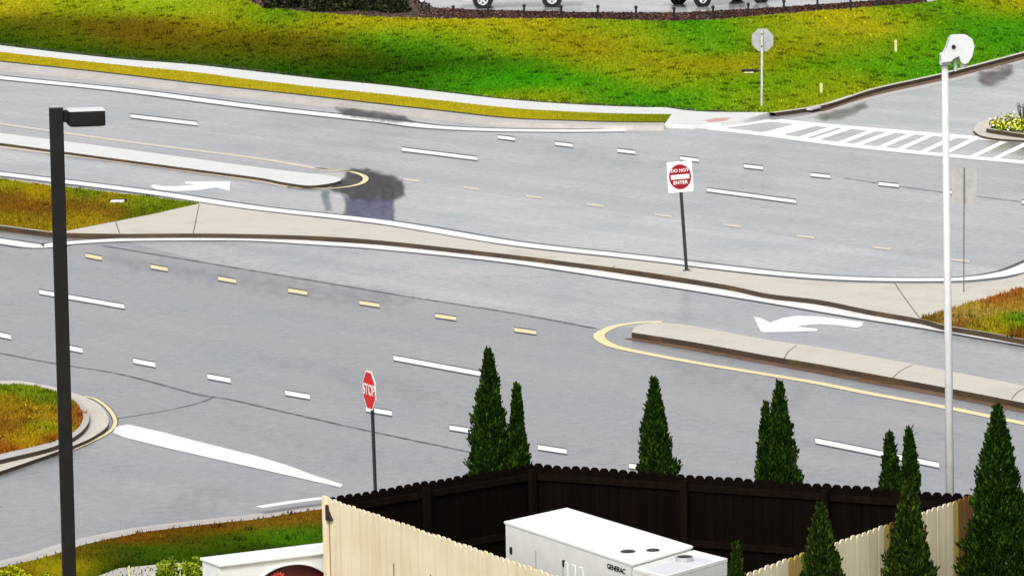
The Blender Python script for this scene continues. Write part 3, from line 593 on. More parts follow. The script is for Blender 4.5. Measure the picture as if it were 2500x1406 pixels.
# mulch chips
n_ = 9000; xs = RNG.uniform(560, 2260, n_); tv = RNG.random(n_); vb = np.interp(xs, *zip(*FARB)); vt = np.interp(xs, *zip(*mtop)); q = np.array([gp(x, a + (b - a) * t, ZL + .01) for x, a, b, t in zip(xs, vb - 1, vt, tv)])
o = leafcloud('mulch_chips', q, .05, np.where(RNG.random((n_, 1)) < .85, np.array([(.05, .025, .02)]), np.array([(.22, .09, .06)])) * RNG.uniform(.4, 1.4, (n_, 1)), None); tag(o, 'dark red brown mulch chips along the parking lot edge', 'mulch', kind='stuff')
def bollard():
    e = empty('bollard'); m = MB().tube((0, 0, 0), (0, 0, .28), .035, .032, 10).tube((0, 0, 0), (0, 0, .03), .05, .05, 10)
    m.build('post', M['black'], e)
    m = MB(); k = 6
    for a in range(k):
        t0, t1 = math.pi * a / k, math.pi * (a + 1) / k
        m.tube((0, 0, .325 - .055 * math.cos(t0)), (0, 0, .325 - .055 * math.cos(t1)), max(.004, .055 * math.sin(t0)), max(.004, .055 * math.sin(t1)), 10)
    m.build('ball_cap', M['black'], e, True); return e
bp = [(1107, 45), (1192, 43), (1280, 42), (1370, 44), (1460, 44), (1553, 46), (1646, 49), (1741, 46), (1827, 39), (1914, 31), (1996, 25), (2077, 25), (2142, 17), (2200, 11), (2260, 6)]
b0 = bollard()
for k, (u, v) in enumerate(bp):
    o = b0 if k == 0 else copy_tree(b0); o.location = gp(u, v, ZL)
    where = ('at the left row end before the white car nose', 'below the front wheel of the left white car', 'below the door of the left white car', 'just right of the left white car rear wheel', 'left of three before the pale gap between cars', 'middle of three before the pale gap between cars',
             'right of three before the pale gap between cars', 'just right of the front wheel of the right car', 'just left of the rear wheel of the right car', 'first right of the right car', 'second right of the right car', 'third right of the right car', 'fourth right of the right car', 'next to last at the right end of the row', 'last at the right end of the row')[k]
    tag(o, 'black ball post ' + where, 'post', 'black posts along the mulch bed')
# two thin dark posts standing in the mulch
for k, (u, v, vt) in enumerate(((1030, 22, -14), (1048, 30, 8))):
    B = gp(u, v, ZL); h = zat(B, vt) - ZL; e = empty('marker_post', B)
    tag(e, ('dark post with a white disc in the mulch left of the car', 'short dark post in the mulch nearest the left car nose')[k], 'post')
    MB().tube((0, 0, 0), (0, 0, h), .03, .03, 8).build('post', M['black'], e)
    if k == 0: MB().tube((0, -.04, h * .62), (0, -.055, h * .62), .07, .07, 14).build('disc', M['signwhite'], e)

def bush(name, B, dims, ncl, size, c1, c2, label, cat='shrub', group=None, boxy=False):
    e = empty(name, B); tag(e, label, cat, group); q = RNG.normal(0, 1, (ncl, 3)); q /= np.linalg.norm(q, axis=1, keepdims=True)
    if boxy: q = np.sign(q) * np.abs(q) ** .45
    q *= RNG.uniform(.55, 1.0, (ncl, 1)) * (1 + .12 * np.sin(q[:, :1] * 7 + q[:, 1:2] * 5)); q[:, 2] = np.abs(q[:, 2]); q *= np.array(dims)
    t = RNG.random((ncl, 1)) ** 1.5; cc = np.array(alb(c1)) * (1 - t) + np.array(alb(c2)) * t
    leafcloud('foliage', q, size, cc * RNG.uniform(.6, 1.3, (ncl, 1)), e)
    mb = MB()
    for k in range(5): mb.tube((.1 * math.cos(k * 1.3), .1 * math.sin(k * 1.3), 0), (dims[0] * .5 * math.cos(k * 1.3), dims[1] * .5 * math.sin(k * 1.3), dims[2] * .7), .02, .008, 6)
    mb.build('stem', M['bark'], e); return e
for k, (u, v, w_, h_) in enumerate(((700, 20, .75, .8), (810, 27, .8, .75), (905, 25, .6, .8), (960, 30, .5, .5))):
    bush('dark_shrub', gp(u, v, ZL), (w_, .6, h_), 1500, .06, (28, 32, 18), (70, 80, 45), ('dark evergreen shrub at the left tip of the mulch bed', 'widest dark shrub in the mulch bed at the top edge', 'dark shrub between the widest one and the bare mulch', 'small low dark shrub next to the bare red mulch')[k], group='dark shrubs in the mulch bed')

# ---------------------------------------------------------------- cars
def make_car(name, paint_, length, width, height, rear, K=.77, ghost=None):
    """X forward; body loft over side profile, windows, four wheels, lamps"""
    e = empty(name); L, Wd, H = length * K, width * K, height * K; hw = Wd / 2
    wr = .33 * K; wb = 2.7 * K; ax = (-wb / 2, wb / 2)
    prof = [(-.50, .28), (-.505, .42), (-.495, .60), (-.47, .66)] + ([(-.44, .80), (-.40, .93), (-.37, .965)] if rear == 'suv' else [(-.38, .68), (-.30, .86), (-.24, .95)]) + [(-.10, 1.0), (.05, .985), (.12, .94), (.22, .74), (.27, .665), (.40, .61), (.475, .54), (.50, .44), (.50, .28), (.47, .20)]
    sec = [(x * L, z * H) for x, z in prof] + [(-.47 * L, .20 * H)]
    def halfw(x, z):
        t = max(0, (z / H - .62) / .38); f = 1 - .26 * t; g = 1 - .10 * max(0, abs(x / L) - .36) / .14; return hw * f * g
    # dense side outline, five rows across
    mb = MB(); pts = []
    for k in range(len(sec)):
        a, b = sec[k], sec[(k + 1) % len(sec)]
        for j in range(3): pts.append((a[0] + (b[0] - a[0]) * j / 3, a[1] + (b[1] - a[1]) * j / 3))
    n_ = len(pts); rows = (-1, -.92, -.5, 0, .5, .92, 1); vs = []
    for r in rows:
        for x, z in pts:
            sh = 1.0 if abs(r) < .95 else .965
            cx, cz = 0, .5 * H; vs.append((cx + (x - cx) * sh, r * halfw(x, z), cz + (z - cz) * sh))
    fs = [(i * n_ + k, i * n_ + (k + 1) % n_, (i + 1) * n_ + (k + 1) % n_, (i + 1) * n_ + k) for i in range(len(rows) - 1) for k in range(n_)]
    mb.add(vs, fs)
    for i in (0, len(rows) - 1):
        pl = [Vector((vs[i * n_ + k][0], 0, vs[i * n_ + k][2])) for k in range(n_)]
        mb.add([vs[i * n_ + k] for k in range(n_)], [tuple(t) for t in tessellate_polygon([pl])])
    body = mb.build('body', paint_, e, True); md = body.modifiers.new('es', 'EDGE_SPLIT'); md.split_angle = math.radians(38)
    # glass panels sit on the body
    def quad(nm, c4, mat): return mk(nm, c4, [(0, 1, 2, 3)], mat, e)
    gl = ghost or M['glass']; z0, z1 = .70 * H, .93 * H
    for s in (-1, 1):
        y0, y1 = s * (halfw(0, z0) + .004), s * (halfw(0, z1) + .004)
        xa = -.41 if rear == 'suv' else -.33
        quad('side_window', [(xa * L, y0, z0), (-.06 * L, y0, z0), (-.06 * L, y1, z1), ((xa + .06) * L, y1, z1)], gl)
        quad('side_window', [(-.05 * L, y0, z0), (.20 * L, y0, z0), (.115 * L, y1, z1), (-.05 * L, y1, z1)], gl)
    def across(nm, xa, za, xb, zb, out, mat=None, k=.9):
        ya, yb = halfw(xa * L, za * H) * k, halfw(xb * L, zb * H) * k
        quad(nm, [(xa * L + out, -ya, za * H), (xa * L + out, ya, za * H), (xb * L + out, yb, zb * H), (xb * L + out, -yb, zb * H)], mat or gl)
    across('windscreen', .215, .755, .13, .93, .012)
    if rear == 'suv': across('rear_window', -.462, .69, -.405, .925, -.012)
    else: across('rear_window', -.372, .70, -.262, .92, -.016)
    for s in (-1, 1):
        MB().box((-.497 * L, s * hw * .74, .55 * H), (.03, hw * .34, .10 * H)).build('tail_lamp', ghost or M['lamp_red'], e, bevel=.006)
        MB().box((.478 * L, s * hw * .72, .50 * H), (.05, hw * .34, .07 * H)).build('headlight', M['lamp_clear'] if not ghost else ghost, e, bevel=.006)
    MB().box((-.507 * L, 0, .47 * H), (.012, .24, .085)).build('licence_plate', M['signwhite'] if not ghost else M['ghost_plate'], e)
    MB().box((-.51 * L, 0, .27 * H), (.04, Wd * .86, .06)).build('bumper_trim', ghost or M['black'], e, bevel=.01)
    for x in ax:
        for s in (-1, 1):
            c = Vector((x, s * (hw - .065), wr)); arch = MB().tube(c + Vector((0, s * .05, .0)), c + Vector((0, s * .071, 0)), wr * 1.2, wr * 1.2, 28)
            wh = empty('wheel', c); wh.parent = e
            a_ = MB(); T = .09
            pr = [(-T, wr * .62), (-T, wr * .93), (-T * .7, wr), (T * .7, wr), (T, wr * .93), (T, wr * .62)]; n2 = 28
            vv = [(wr_ * math.cos(2 * math.pi * k / n2), yy, wr_ * math.sin(2 * math.pi * k / n2)) for yy, wr_ in pr for k in range(n2)]
            a_.add(vv, [(i * n2 + k, i * n2 + (k + 1) % n2, (i + 1) * n2 + (k + 1) % n2, (i + 1) * n2 + k) for i in range(len(pr) - 1) for k in range(n2)])
            a_.build('tyre', ghost or M['tyre'], wh, True)
            r_ = MB().tube((0, s * T * .3, 0), (0, s * T * .8, 0), wr * .64, wr * .64, 24).tube((0, s * T * .8, 0), (0, s * T * 1.05, 0), wr * .16, wr * .13, 12)
            for k in range(5):
                an = 2 * math.pi * k / 5 + .3; d = Vector((math.cos(an), 0, math.sin(an))); r_.tube(d * wr * .1 + Vector((0, s * T * .9, 0)), d * wr * .6 + Vector((0, s * T * .85, 0)), wr * .12, wr * .1, 8)
            h_ = r_
            for k in range(5):
                an = 2 * math.pi * k / 5 + .3 + math.pi / 5; d = Vector((math.cos(an), 0, math.sin(an))) * wr * .38; h_.tube(d + Vector((0, s * T * .78, 0)), d + Vector((0, s * T * .87, 0)), wr * .10, wr * .10, 10, mi=1)
            r_.build('rim', [ghost or M['rim'], M['dark']], wh)
            arch.build('wheel_arch', ghost or M['dark'], e)
    return e
def place_car(e, p1, p2, z, wb, flip):
    """put its near wheels at two spots on the ground"""
    a, b = gp(*p1, z), gp(*p2, z); d = (b - a); e.rotation_euler = (0, 0, math.atan2(d.y, d.x) + (math.pi if flip else 0)); nrm = Vector((-d.y, d.x, 0)).normalized()
    if nrm.y < 0: nrm = -nrm
    c = (a + b) / 2 + nrm * (.77 * .85); e.location = (c.x, c.y, z)
c1 = make_car('parked_car', M['carwhite'], 4.7, 1.8, 1.5, 'sedan'); place_car(c1, (1180, 21), (1347, 18), ZL, 0, True)
tag(c1, 'white car parked beyond the mulch bed with nose towards the dark shrubs', 'car', 'white cars parked beyond the hill')
c2 = make_car('parked_car', M['carwhite'], 4.6, 1.8, 1.6, 'suv'); place_car(c2, (1710, 17), (1862, 7), ZL, 0, True)
tag(c2, 'right hand white car parked beyond the pale pavement gap', 'car', 'white cars parked beyond the hill')
# ---------------------------------------------------------------- signs
def textmesh(name, body, size, mat, parent, loc, rot=(math.pi / 2, 0, 0), ext=.002, sx=1.0, shear=0):
    cu = bpy.data.curves.new(name, 'FONT'); cu.body = body; cu.size = size; cu.align_x = 'CENTER'; cu.align_y = 'CENTER'; cu.extrude = ext; cu.offset = size * .018; cu.shear = shear
    t = bpy.data.objects.new(name, cu); C.objects.link(t); dg = bpy.context.evaluated_depsgraph_get(); me = bpy.data.meshes.new_from_object(t.evaluated_get(dg)); bpy.data.objects.remove(t)
    me.materials.clear(); me.materials.append(mat); o = bpy.data.objects.new(name, me); C.objects.link(o); o.parent = parent; o.location = loc; o.rotation_euler = rot; o.scale = (sx, 1, 1); return o
def disc(c, r, y0, y1, n=32, rot=0.0): return [Vector((c[0] + r * math.cos(2 * math.pi * k / n + rot), y0, c[2] + r * math.sin(2 * math.pi * k / n + rot))) for k in range(n)]
def rrect(cx, cz, wd, ht, r, y, n=5):
    out = []
    for sx, sz, a0 in ((1, 1, 0), (-1, 1, 90), (-1, -1, 180), (1, -1, 270)):
        for k in range(n + 1):
            a = math.radians(a0 + 90 * k / n); out.append(Vector((cx + sx * (wd / 2 - r) + r * math.cos(a), y, cz + sz * (ht / 2 - r) + r * math.sin(a))))
    return out
def leanpost(e, h, rx, mat, lean):
    MB().box((0, 0, .008), (.14, .12, .016)).tube((.05, .04, .01), (.05, .04, .03), .01, .01, 6).tube((-.05, -.04, .01), (-.05, -.04, .03), .01, .01, 6).build('base_plate', M['galvdark'], e)
    m = MB(); m.box((0, 0, h / 2), (.03 * rx, .022 * rx, h)); m.box((0, -.012 * rx, h / 2), (.05 * rx, .006, h)); m.build('post', mat, e)
# do-not-enter sign
B = gp(1676, 661, .1); z0, z1 = zat(B, 468) - .1, zat(B, 393) - .1; wd = 62 / ppm(B)
e = empty('do_not_enter_sign', B); e.rotation_euler = (0, math.radians(-3.2), math.radians(6)); tag(e, 'white square sign with red disc reading do not enter on the central island', 'sign')
leanpost(e, z1 - .05, 1.3, M['postdark'], 0)
cz = (z0 + z1) / 2; ht = z1 - z0
MB().prism(rrect(0, cz, wd, ht, .03, -.045), (0, .014, 0)).build('plate', M['signwhite'], e)
R = wd * .44; nd = 40
MB().prism([Vector((R * math.cos(2 * math.pi * k / nd), -.049, cz + R * 1.12 * math.sin(2 * math.pi * k / nd))) for k in range(nd)], (0, .003, 0)).build('red_disc', M['signred'], e)
MB().box((0, -.051, cz), (R * 1.66, .003, R * .40)).build('white_bar', M['signwhite'], e)
textmesh('lettering', 'DO NOT', R * .40, M['signwhite'], e, (0, -.0515, cz + R * .56))
textmesh('lettering', 'ENTER', R * .44, M['signwhite'], e, (0, -.0515, cz - R * .52))
# stop sign, turned almost edge on
B = gp(919, 1246, .1); z0, z1 = zat(B, 1001) - .1, zat(B, 906) - .1
e = empty('stop_sign', B); e.rotation_euler = (0, math.radians(-2.4), math.radians(-70)); tag(e, 'red octagonal stop sign turned nearly edge on behind the fence', 'sign')
leanpost(e, z1 - .06, 1.4, M['postdark'], 0); cz = (z0 + z1) / 2; R = (z1 - z0) / 2 / math.cos(math.pi / 8)
MB().prism(disc((0, 0, cz), R, -.042, 0, 8, math.pi / 8), (0, .010, 0)).build('plate', M['signwhite'], e)
MB().prism(disc((0, 0, cz), R * .91, -.045, 0, 8, math.pi / 8), (0, .002, 0)).build('red_face', M['stopred'], e)
textmesh('lettering', 'STOP', R * .74, M['signwhite'], e, (0, -.0475, cz))
# back of an octagonal sign by the driveway
B = gp(1860, 261, .12); z0, z1 = zat(B, 126) - .12, zat(B, 71) - .12; R = (z1 - z0) / 2 / math.cos(math.pi / 8); cz = (z0 + z1) / 2
e = empty('stop_sign', B); e.rotation_euler = (0, math.radians(-1), math.radians(160)); tag(e, 'grey back of an octagonal sign on a pale post at the hill foot', 'sign')
MB().box((0, 0, (z1 - .03) / 2), (.05, .05, z1 - .03)).build('post', M['signpost'], e)
MB().prism(disc((0, 0, cz), R, -.048, 0, 8, math.pi / 8), (0, .010, 0)).build('plate', M['alum'], e)
MB().prism(disc((0, 0, cz), R * .9, -.051, 0, 8, math.pi / 8), (0, .002, 0)).build('red_face', M['stopred'], e)
for zz in (cz - R * .5, cz + R * .5): MB().tube((0, .025, zz), (0, .04, zz), .02, .02, 8).build('bolt', M['dark'], e)
# dull grey back of a plate sign behind the white pole
B = gp(2353, 712, .1); z0, z1 = zat(B, 500) - .1, zat(B, 410) - .1; wd = 60 / ppm(B)
e = empty('plate_sign', B); e.rotation_euler = (0, math.radians(-.6), math.radians(176)); tag(e, 'dull grey back of a plate sign on a thin post beside the white lamp pole', 'sign')
MB().box((0, .012, (z1 + .0) / 2), (.022, .02, z1 + .0)).build('post', M['galvdark'], e)
MB().prism(rrect(0, cz if False else (z0 + z1) / 2, wd, z1 - z0, .025, -.02), (0, .012, 0)).build('plate', M['dullback'], e)

# stakes and the valve box on the hill
for k, (u, v, vt) in enumerate(((2187, 129, 100), (2005, 230, 205))):
    B0 = gp(u, v, .1); zz = .1
    for _ in range(12):
        j = np.argmin(((projn(hv) - np.array([u, v])) ** 2).sum(1)); zz = hv[j, 2]; B0 = gp(u, v, zz)
    h = zat(B0, vt) - zz; e = empty('marker_stake', B0); tag(e, ('pale yellow marker stake high on the grass near the lamp head', 'pale yellow marker stake at the grass foot near the storm drain')[k], 'stake', 'marker stakes in the grass')
    MB().box((0, 0, h / 2), (.075, .03, h)).add([(-.0375, -.015, h), (.0375, -.015, h), (.0375, .015, h), (-.0375, .015, h), (0, 0, h + .03)], [(0, 1, 4), (1, 2, 4), (2, 3, 4), (3, 0, 4)]).build('stake', M['stake'], e)
j = np.argmin(((projn(hv) - np.array([1830, 180])) ** 2).sum(1)); B0 = gp(1830, 180, hv[j, 2])
e = empty('valve_box', B0); tag(e, 'low black utility box lid in the grass left of the octagonal sign post', 'utility box')
MB().box((0, .08, .07), (.42, .10, .08)).box((.24, .08, .05), (.16, .08, .06)).build('box', M['dark'], e, bevel=.01); MB().box((-.02, -.06, .03), (.26, .12, .03)).build('lid', M['stake'], e, bevel=.008)
B0 = gp(287, 496, .1); e = empty('utility_cover', B0); tag(e, 'pale concrete utility cover lying in the left island grass', 'utility cover')
MB().box((0, 0, .04), (.30, .22, .05)).build('cover', M['walk'], e, bevel=.01); MB().box((0, .16, .04), (.40, .07, .07)).build('rim', M['soil'], e, bevel=.01)

# ---------------------------------------------------------------- lamp poles
B = gp(171, 1470, .1); zt = zat(B, 262) - .1; e = empty('lamp_pole', B); e.rotation_euler = (0, math.radians(.25), 0)
tag(e, 'dark bronze square lamp pole with a shoebox head at left', 'lamp post'); pw = 33 / ppm(B)
MB().box((0, 0, zt / 2), (pw, pw, zt), math.radians(8)).build('pole', M['polebrown'], e, bevel=.012)
MB().box((0, 0, .02), (pw * 2, pw * 2, .04), math.radians(8)).build('base_plate', M['polebrown'], e, bevel=.008)
MB().box((0, 0, zt + .012), (pw * 1.04, pw * 1.04, .03), math.radians(8)).build('pole_cap', M['galv'], e, bevel=.006)
T = Vector((0, 0, zt)); q = ppm(gp(171, 1470))
hx = math.radians(11); R3 = Matrix.Rotation(hx, 3, 'Z')
def hb(m, c, d): return m.box(R3 @ Vector(c) + T, d, hx)
hb(MB(), (.375, -.02, -.145), (.46, .42, .19)).build('lamp_head', M['polebrown'], e, bevel=.015)
hb(MB(), (.375, -.02, -.042), (.47, .43, .014)).build('head_lit_top', M['lampgrey'], e, bevel=.006)  # pale colour carries the light falling on the head's top
hb(MB(), (.12, 0, -.12), (.12, .12, .15)).build('arm', M['polebrown'], e, bevel=.01)
hb(MB(), (.375, -.02, -.243), (.36, .32, .012)).build('lens', M['lamp_clear'], e)

B = gp(2323, 1500, .1); zt = zat(B, 150) - .1; e = empty('lamp_pole', B); e.rotation_euler = (0, math.radians(-.2), 0)
tag(e, 'tall white round lamp pole with pale flat head behind the fence at right', 'lamp post')
MB().tube((0, 0, 0), (0, 0, zt), .055, .042, 24).build('pole', M['polewhite'], e, True); MB().tube((0, 0, 0), (0, 0, .05), .12, .11, 20).build('base', M['polewhite'], e)
s = 1 / ppm(gp(2323, 1500))           # metres per photo pixel at the pole
def hp(x, y): return ((x - 2308) * s, (153 - y) * s)
prof = [(2297, 136), (2304, 133), (2312, 118), (2318, 100), (2324, 92), (2345, 91), (2360, 92), (2372, 100), (2377, 118), (2371, 142), (2362, 156), (2352, 160), (2344, 154), (2340, 140), (2326, 146), (2322, 152), (2297, 155)]
m = MB(); m.prism([Vector((hp(x, y)[0], -.13, zt + hp(x, y)[1])) for x, y in prof], (0, .26, 0)); m.build('lamp_head', M['lampgrey'], e, bevel=.025)
MB().tube((hp(2327, 117)[0], -.145, zt + hp(2327, 117)[1]), (hp(2327, 117)[0], -.125, zt + hp(2327, 117)[1]), 5 * s, 5 * s, 14).build('photocell', M['dark'], e)
MB().tube((hp(2333, 145)[0], 0, zt + hp(2333, 145)[1]), (hp(2333, 177)[0], 0, zt + hp(2333, 177)[1]), 6 * s, 4 * s, 12).build('bracket', M['lampgrey'], e)
MB().tube((hp(2355, 150)[0], 0, zt + hp(2355, 150)[1]), (hp(2352, 168)[0], 0, zt + hp(2352, 168)[1]), 9 * s, 8 * s, 12).build('socket', M['lampgrey'], e)
MB().box((0, 0, zt - .02), (.13, .13, .05)).build('collar', M['lampgrey'], e, bevel=.01)

# ---------------------------------------------------------------- picket enclosure: four runs of fence
FH = 1.83
cA, cB, cC, cD = (gp(800, 1214, FH), gp(1303, 1131, FH), gp(2375, 1206, FH), gp(1581, 1481, FH))
def fence(p, q, side, face_mat, back_mat, rail_mat, label, pw_=.135, posts=(), tints=()):
    """pickets with rounded tops from p to q; side +1/-1 tells on which side the rails and posts are"""
    p = Vector((p.x, p.y, .08)); q = Vector((q.x, q.y, .08)); d = q - p; L = d.length; rz = math.atan2(d.y, d.x)
    e = empty('picket_fence', p, rz); tag(e, label, 'fence', 'fence runs of the equipment enclosure')
    n_ = int(round(L / pw_)); step = L / n_; H = FH - .08; m = MB()
    for k in range(n_):
        x0 = k * step + .003; x1 = (k + 1) * step - .003; r = (x1 - x0); dz = random.uniform(-.008, .008); dy = random.uniform(-.002, .002)
        o_ = [Vector((x0, -.009 + dy, 0)), Vector((x1, -.009 + dy, 0)), Vector((x1, -.009 + dy, H - .045 + dz)), Vector((x1 - r * .10, -.009 + dy, H - .02 + dz)), Vector((x1 - r * .28, -.009 + dy, H + dz)), Vector((x0 + r * .28, -.009 + dy, H + dz)), Vector((x0 + r * .10, -.009 + dy, H - .02 + dz)), Vector((x0, -.009 + dy, H - .045 + dz))]
        tint = next((c_ for a_, b_, c_ in tints if a_ <= (k + .5) / n_ <= b_), 0)
        i = len(m.f); m.prism(o_, (0, .018, 0))
        tri = 6
        for j in range(i, len(m.f)):
            loc = j - i; front = loc < tri; back = tri <= loc < 2 * tri
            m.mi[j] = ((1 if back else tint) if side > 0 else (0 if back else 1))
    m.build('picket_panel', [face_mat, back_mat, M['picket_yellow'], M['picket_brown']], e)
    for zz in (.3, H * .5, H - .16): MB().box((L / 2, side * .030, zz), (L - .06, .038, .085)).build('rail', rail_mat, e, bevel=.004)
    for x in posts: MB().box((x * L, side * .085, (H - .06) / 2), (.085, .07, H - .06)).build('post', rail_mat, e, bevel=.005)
    return e
fAB = fence(cA, cB, -1, M['picket_tan'], M['picket_dark'], M['rail_dark'], 'far left run of the fence, shade darkened side facing into the enclosure', posts=(.45, .97))
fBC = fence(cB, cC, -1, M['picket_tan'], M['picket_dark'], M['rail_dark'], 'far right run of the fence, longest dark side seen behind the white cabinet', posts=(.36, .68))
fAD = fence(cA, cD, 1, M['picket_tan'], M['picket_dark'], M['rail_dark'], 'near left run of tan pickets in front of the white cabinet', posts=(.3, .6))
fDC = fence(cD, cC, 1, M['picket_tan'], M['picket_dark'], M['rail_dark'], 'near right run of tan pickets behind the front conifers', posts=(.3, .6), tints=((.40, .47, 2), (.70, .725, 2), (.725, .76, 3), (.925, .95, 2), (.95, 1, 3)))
# corner post and black triangular piece of the left corner
MB().box((-.02, -.028, (FH - .02) / 2), (.10, .045, FH - .10)).build('corner_post', M['picket_tan'], fAD, bevel=.006)
hz = FH - .08 - .21
MB().prism([Vector((.045, -.060, hz + .13)), Vector((.062, -.060, hz + .06)), Vector((.13, -.060, hz)), Vector((.175, -.060, hz - .04)), Vector((.15, -.060, hz - .06)), Vector((.045, -.060, hz - .06))], (0, .045, 0)).build('black_wedge', M['black'], fAD)  # black triangular piece near the top of the corner
for x, z_, h_ in ((.06, .62, .95), (1.85, .72, .5), (2.85, .9, .35)): MB().box((x, -.013, z_ + h_ / 2), (.012, .008, h_)).build('rusty_gap', M['mud'], fAD)

# ---------------------------------------------------------------- generator cabinet inside
GH = 1.83
pl, pb, pr, pq, pf, pg = (gp(1234, 1272, GH), gp(1385, 1239, GH), gp(1688, 1331, GH), gp(1775, 1363, GH - .05), gp(1541, 1374, GH), gp(1622, 1407, GH - .05))
cen_ = (pl + pq) / 2; e = empty('generator', Vector((cen_.x, cen_.y, .1))); tag(e, 'white standby generator cabinet inside the picket enclosure', 'generator')
O = Vector((cen_.x, cen_.y, .1))
def base(p, z): return Vector((p.x, p.y, z)) - O
m = MB(); m.prism([base(p, .25) for p in (pl, pf, pr, pb)], (0, 0, GH - .25 - .03)); m.build('cabinet', M['hoodside'], e)
def grow(ps, k):
    c = sum(ps, Vector()) / len(ps); return [c + (p - c) * (1 + k) for p in ps]
MB().prism(grow([base(p, GH - .032) for p in (pl, pf, pr, pb)], .018), (0, 0, .032)).build('roof', M['hood'], e, bevel=.008)
m = MB(); m.prism([base(p, .25) for p in (pf + (pg - pf) * .03, pg, pq, pr + (pq - pr) * .03)], (0, 0, GH - .25 - .085)); m.build('exhaust_box', M['hoodside'], e)
ps = [base(p, GH - .083) for p in (pf + (pg - pf) * .06, pg, pq, pr + (pq - pr) * .06)]; pg_ = grow(ps, .012); pi_ = grow(ps, -.10)
m = MB(); n4 = 4
m.add([p for p in pg_] + [p + Vector((0, 0, .035)) for p in pg_] + [p + Vector((0, 0, .035)) for p in pi_] + [p for p in pi_], [(k, (k + 1) % 4, 4 + (k + 1) % 4, 4 + k) for k in range(4)] + [(4 + k, 4 + (k + 1) % 4, 8 + (k + 1) % 4, 8 + k) for k in range(4)] + [(8 + k, 8 + (k + 1) % 4, 12 + (k + 1) % 4, 12 + k) for k in range(4)]); m.build('lid_rim', M['hood'], e)
MB().prism([p + Vector((0, 0, .002)) for p in grow(ps, -.08)], (0, 0, .006)).build('lid', M['hoodgrey'], e)
MB().prism(grow([base(p, 0) for p in (pl, pg, pq, pb)], .05), (0, 0, .245)).build('plinth', M['tan'], e)
for (u, v), r in (((1533, 1346), .10), ((1594, 1343), .09)):
    c = base(gp(u, v, GH), GH); MB().tube(c, c + Vector((0, 0, .012)), r * .9, r * .8, 8).build('lifting_eye', M['dark'], e)
c = base(gp(1671, 1363, GH - .05), GH - .076)
mm = MB().tube(c, c + Vector((0, 0, .05)), .105, .10, 20); mm.build('exhaust_collar', M['galv'], e); MB().tube(c + Vector((0, 0, .045)), c + Vector((0, 0, .054)), .085, .085, 20).build('exhaust_hole', M['dark'], e)
fd = (pf - pl); fd.z = 0; flen = fd.length; fd.normalize(); fn = Vector((fd.y, -fd.x, 0)); fn = fn if fn.y < 0 else -fn; frz = math.atan2(fd.y, fd.x)
def onface(t, z, out=.004): p = Vector((pl.x, pl.y, z)) + fd * (t * flen) + fn * out - O; return p
for t, z in ((.045, GH - .33), (.475, GH - .27)): MB().box(onface(t, z), (.05, .03, .085), frz).build('latch', M['black'], e, bevel=.012)
for k, t in enumerate((.49, .55, .61)): MB().box(onface(t, GH - .42), (.10, .012, .34), frz).build('louvre', M['hood'], e)
for t in (.25, .47): MB().box(onface(t, .95), (.012, .008, 1.3), frz).build('panel_joint', M['dullback'], e)
textmesh('lettering', 'GENERAC', .085, M['logo'], e, onface(.885, GH - .125, .005), (math.pi / 2, 0, frz), .002, 1.15, .15)
MB().box(onface(.95, GH - .215, .004), (.10, .006, .035), frz).build('decal', M['decalyellow'], e)
pad = slab('gravel_floor', [Vector((p.x, p.y, 0)) for p in (cA, cD, cC, cB)], .11, M['mulch'], None, .09); tag(pad, kind='structure')

# ---------------------------------------------------------------- white monument sign at the left of the fence
MZ = 1.12
a0, a1 = gp(515, 1379, MZ), gp(800, 1344, MZ); b0_, b1 = gp(497, 1353, MZ), gp(800, 1317, MZ)
d = (a1 - a0); L = d.length + .15; rz = math.atan2(d.y, d.x); nb = (b0_ - a0).length
a0 = a0 + d.normalized() * .11; L -= .11; D = .78 * max(.3, min(.7, abs(Vector((-math.sin(rz), math.cos(rz), 0)).dot(b0_ - a0))))
e = empty('monument_sign', Vector((a0.x, a0.y, .1)), rz); tag(e, 'low white stucco sign wall with a dark red arched panel beside the fence', 'monument sign')
hM = MZ - .1
hw0, hw1, hz1 = .17 * L, L + .06, hM - .115     # arch opening: from, to, crown
# front wall cut by the arch
out = [Vector((.03, .03, 0)), Vector((hw0, .03, 0))]; na = 22
for k in range(na + 1):
    t = k / na; x = hw0 + (hw1 - hw0) * t; out.append(Vector((x, .03, hz1 - .42 * (abs(2 * t - 1) ** 2.3))))
out += [Vector((hw1, .03, 0)), Vector((L + .12, .03, 0)), Vector((L + .12, .03, hM - .04)), Vector((.03, .03, hM - .04))]
MB().prism(out, (0, .06, 0)).build('front', M['monument'], e)
MB().box((L / 2 + .07, D / 2 + .04, (hM - .04) / 2), (L + .08, D - .10, hM - .04)).build('wall', M['redpanel'], e)
MB().box((.035, D / 2 + .03, (hM - .04) / 2), (.02, D - .08, hM - .05)).build('side', M['monument'], e)
MB().box((L / 2 + .06, D / 2, hM - .02), (L + .12, D + .03, .04)).build('cap', M['monument'], e, bevel=.012)
ar = [Vector((hw0 + (hw1 - hw0) * k / na, .022, hz1 - .42 * (abs(2 * k / na - 1) ** 2.3))) for k in range(na + 1)]
m = MB()
for k in range(na): m.tube(ar[k], ar[k + 1], .014, .014, 8)
m.build('arch_moulding', M['monument'], e)
m = MB()
for k in range(9):
    an = math.pi * (k / 8); c = Vector((hw0 + .55, .07, hz1 - .20)); dv = Vector((math.cos(an), 0, math.sin(an))); m.prism([c + dv * .02, c + dv * .07 + Vector((-dv.z, 0, dv.x)) * .028, c + dv * .13, c + dv * .07 - Vector((-dv.z, 0, dv.x)) * .028], (0, -.012, 0))
m.build('emblem', M['emblem'], e)

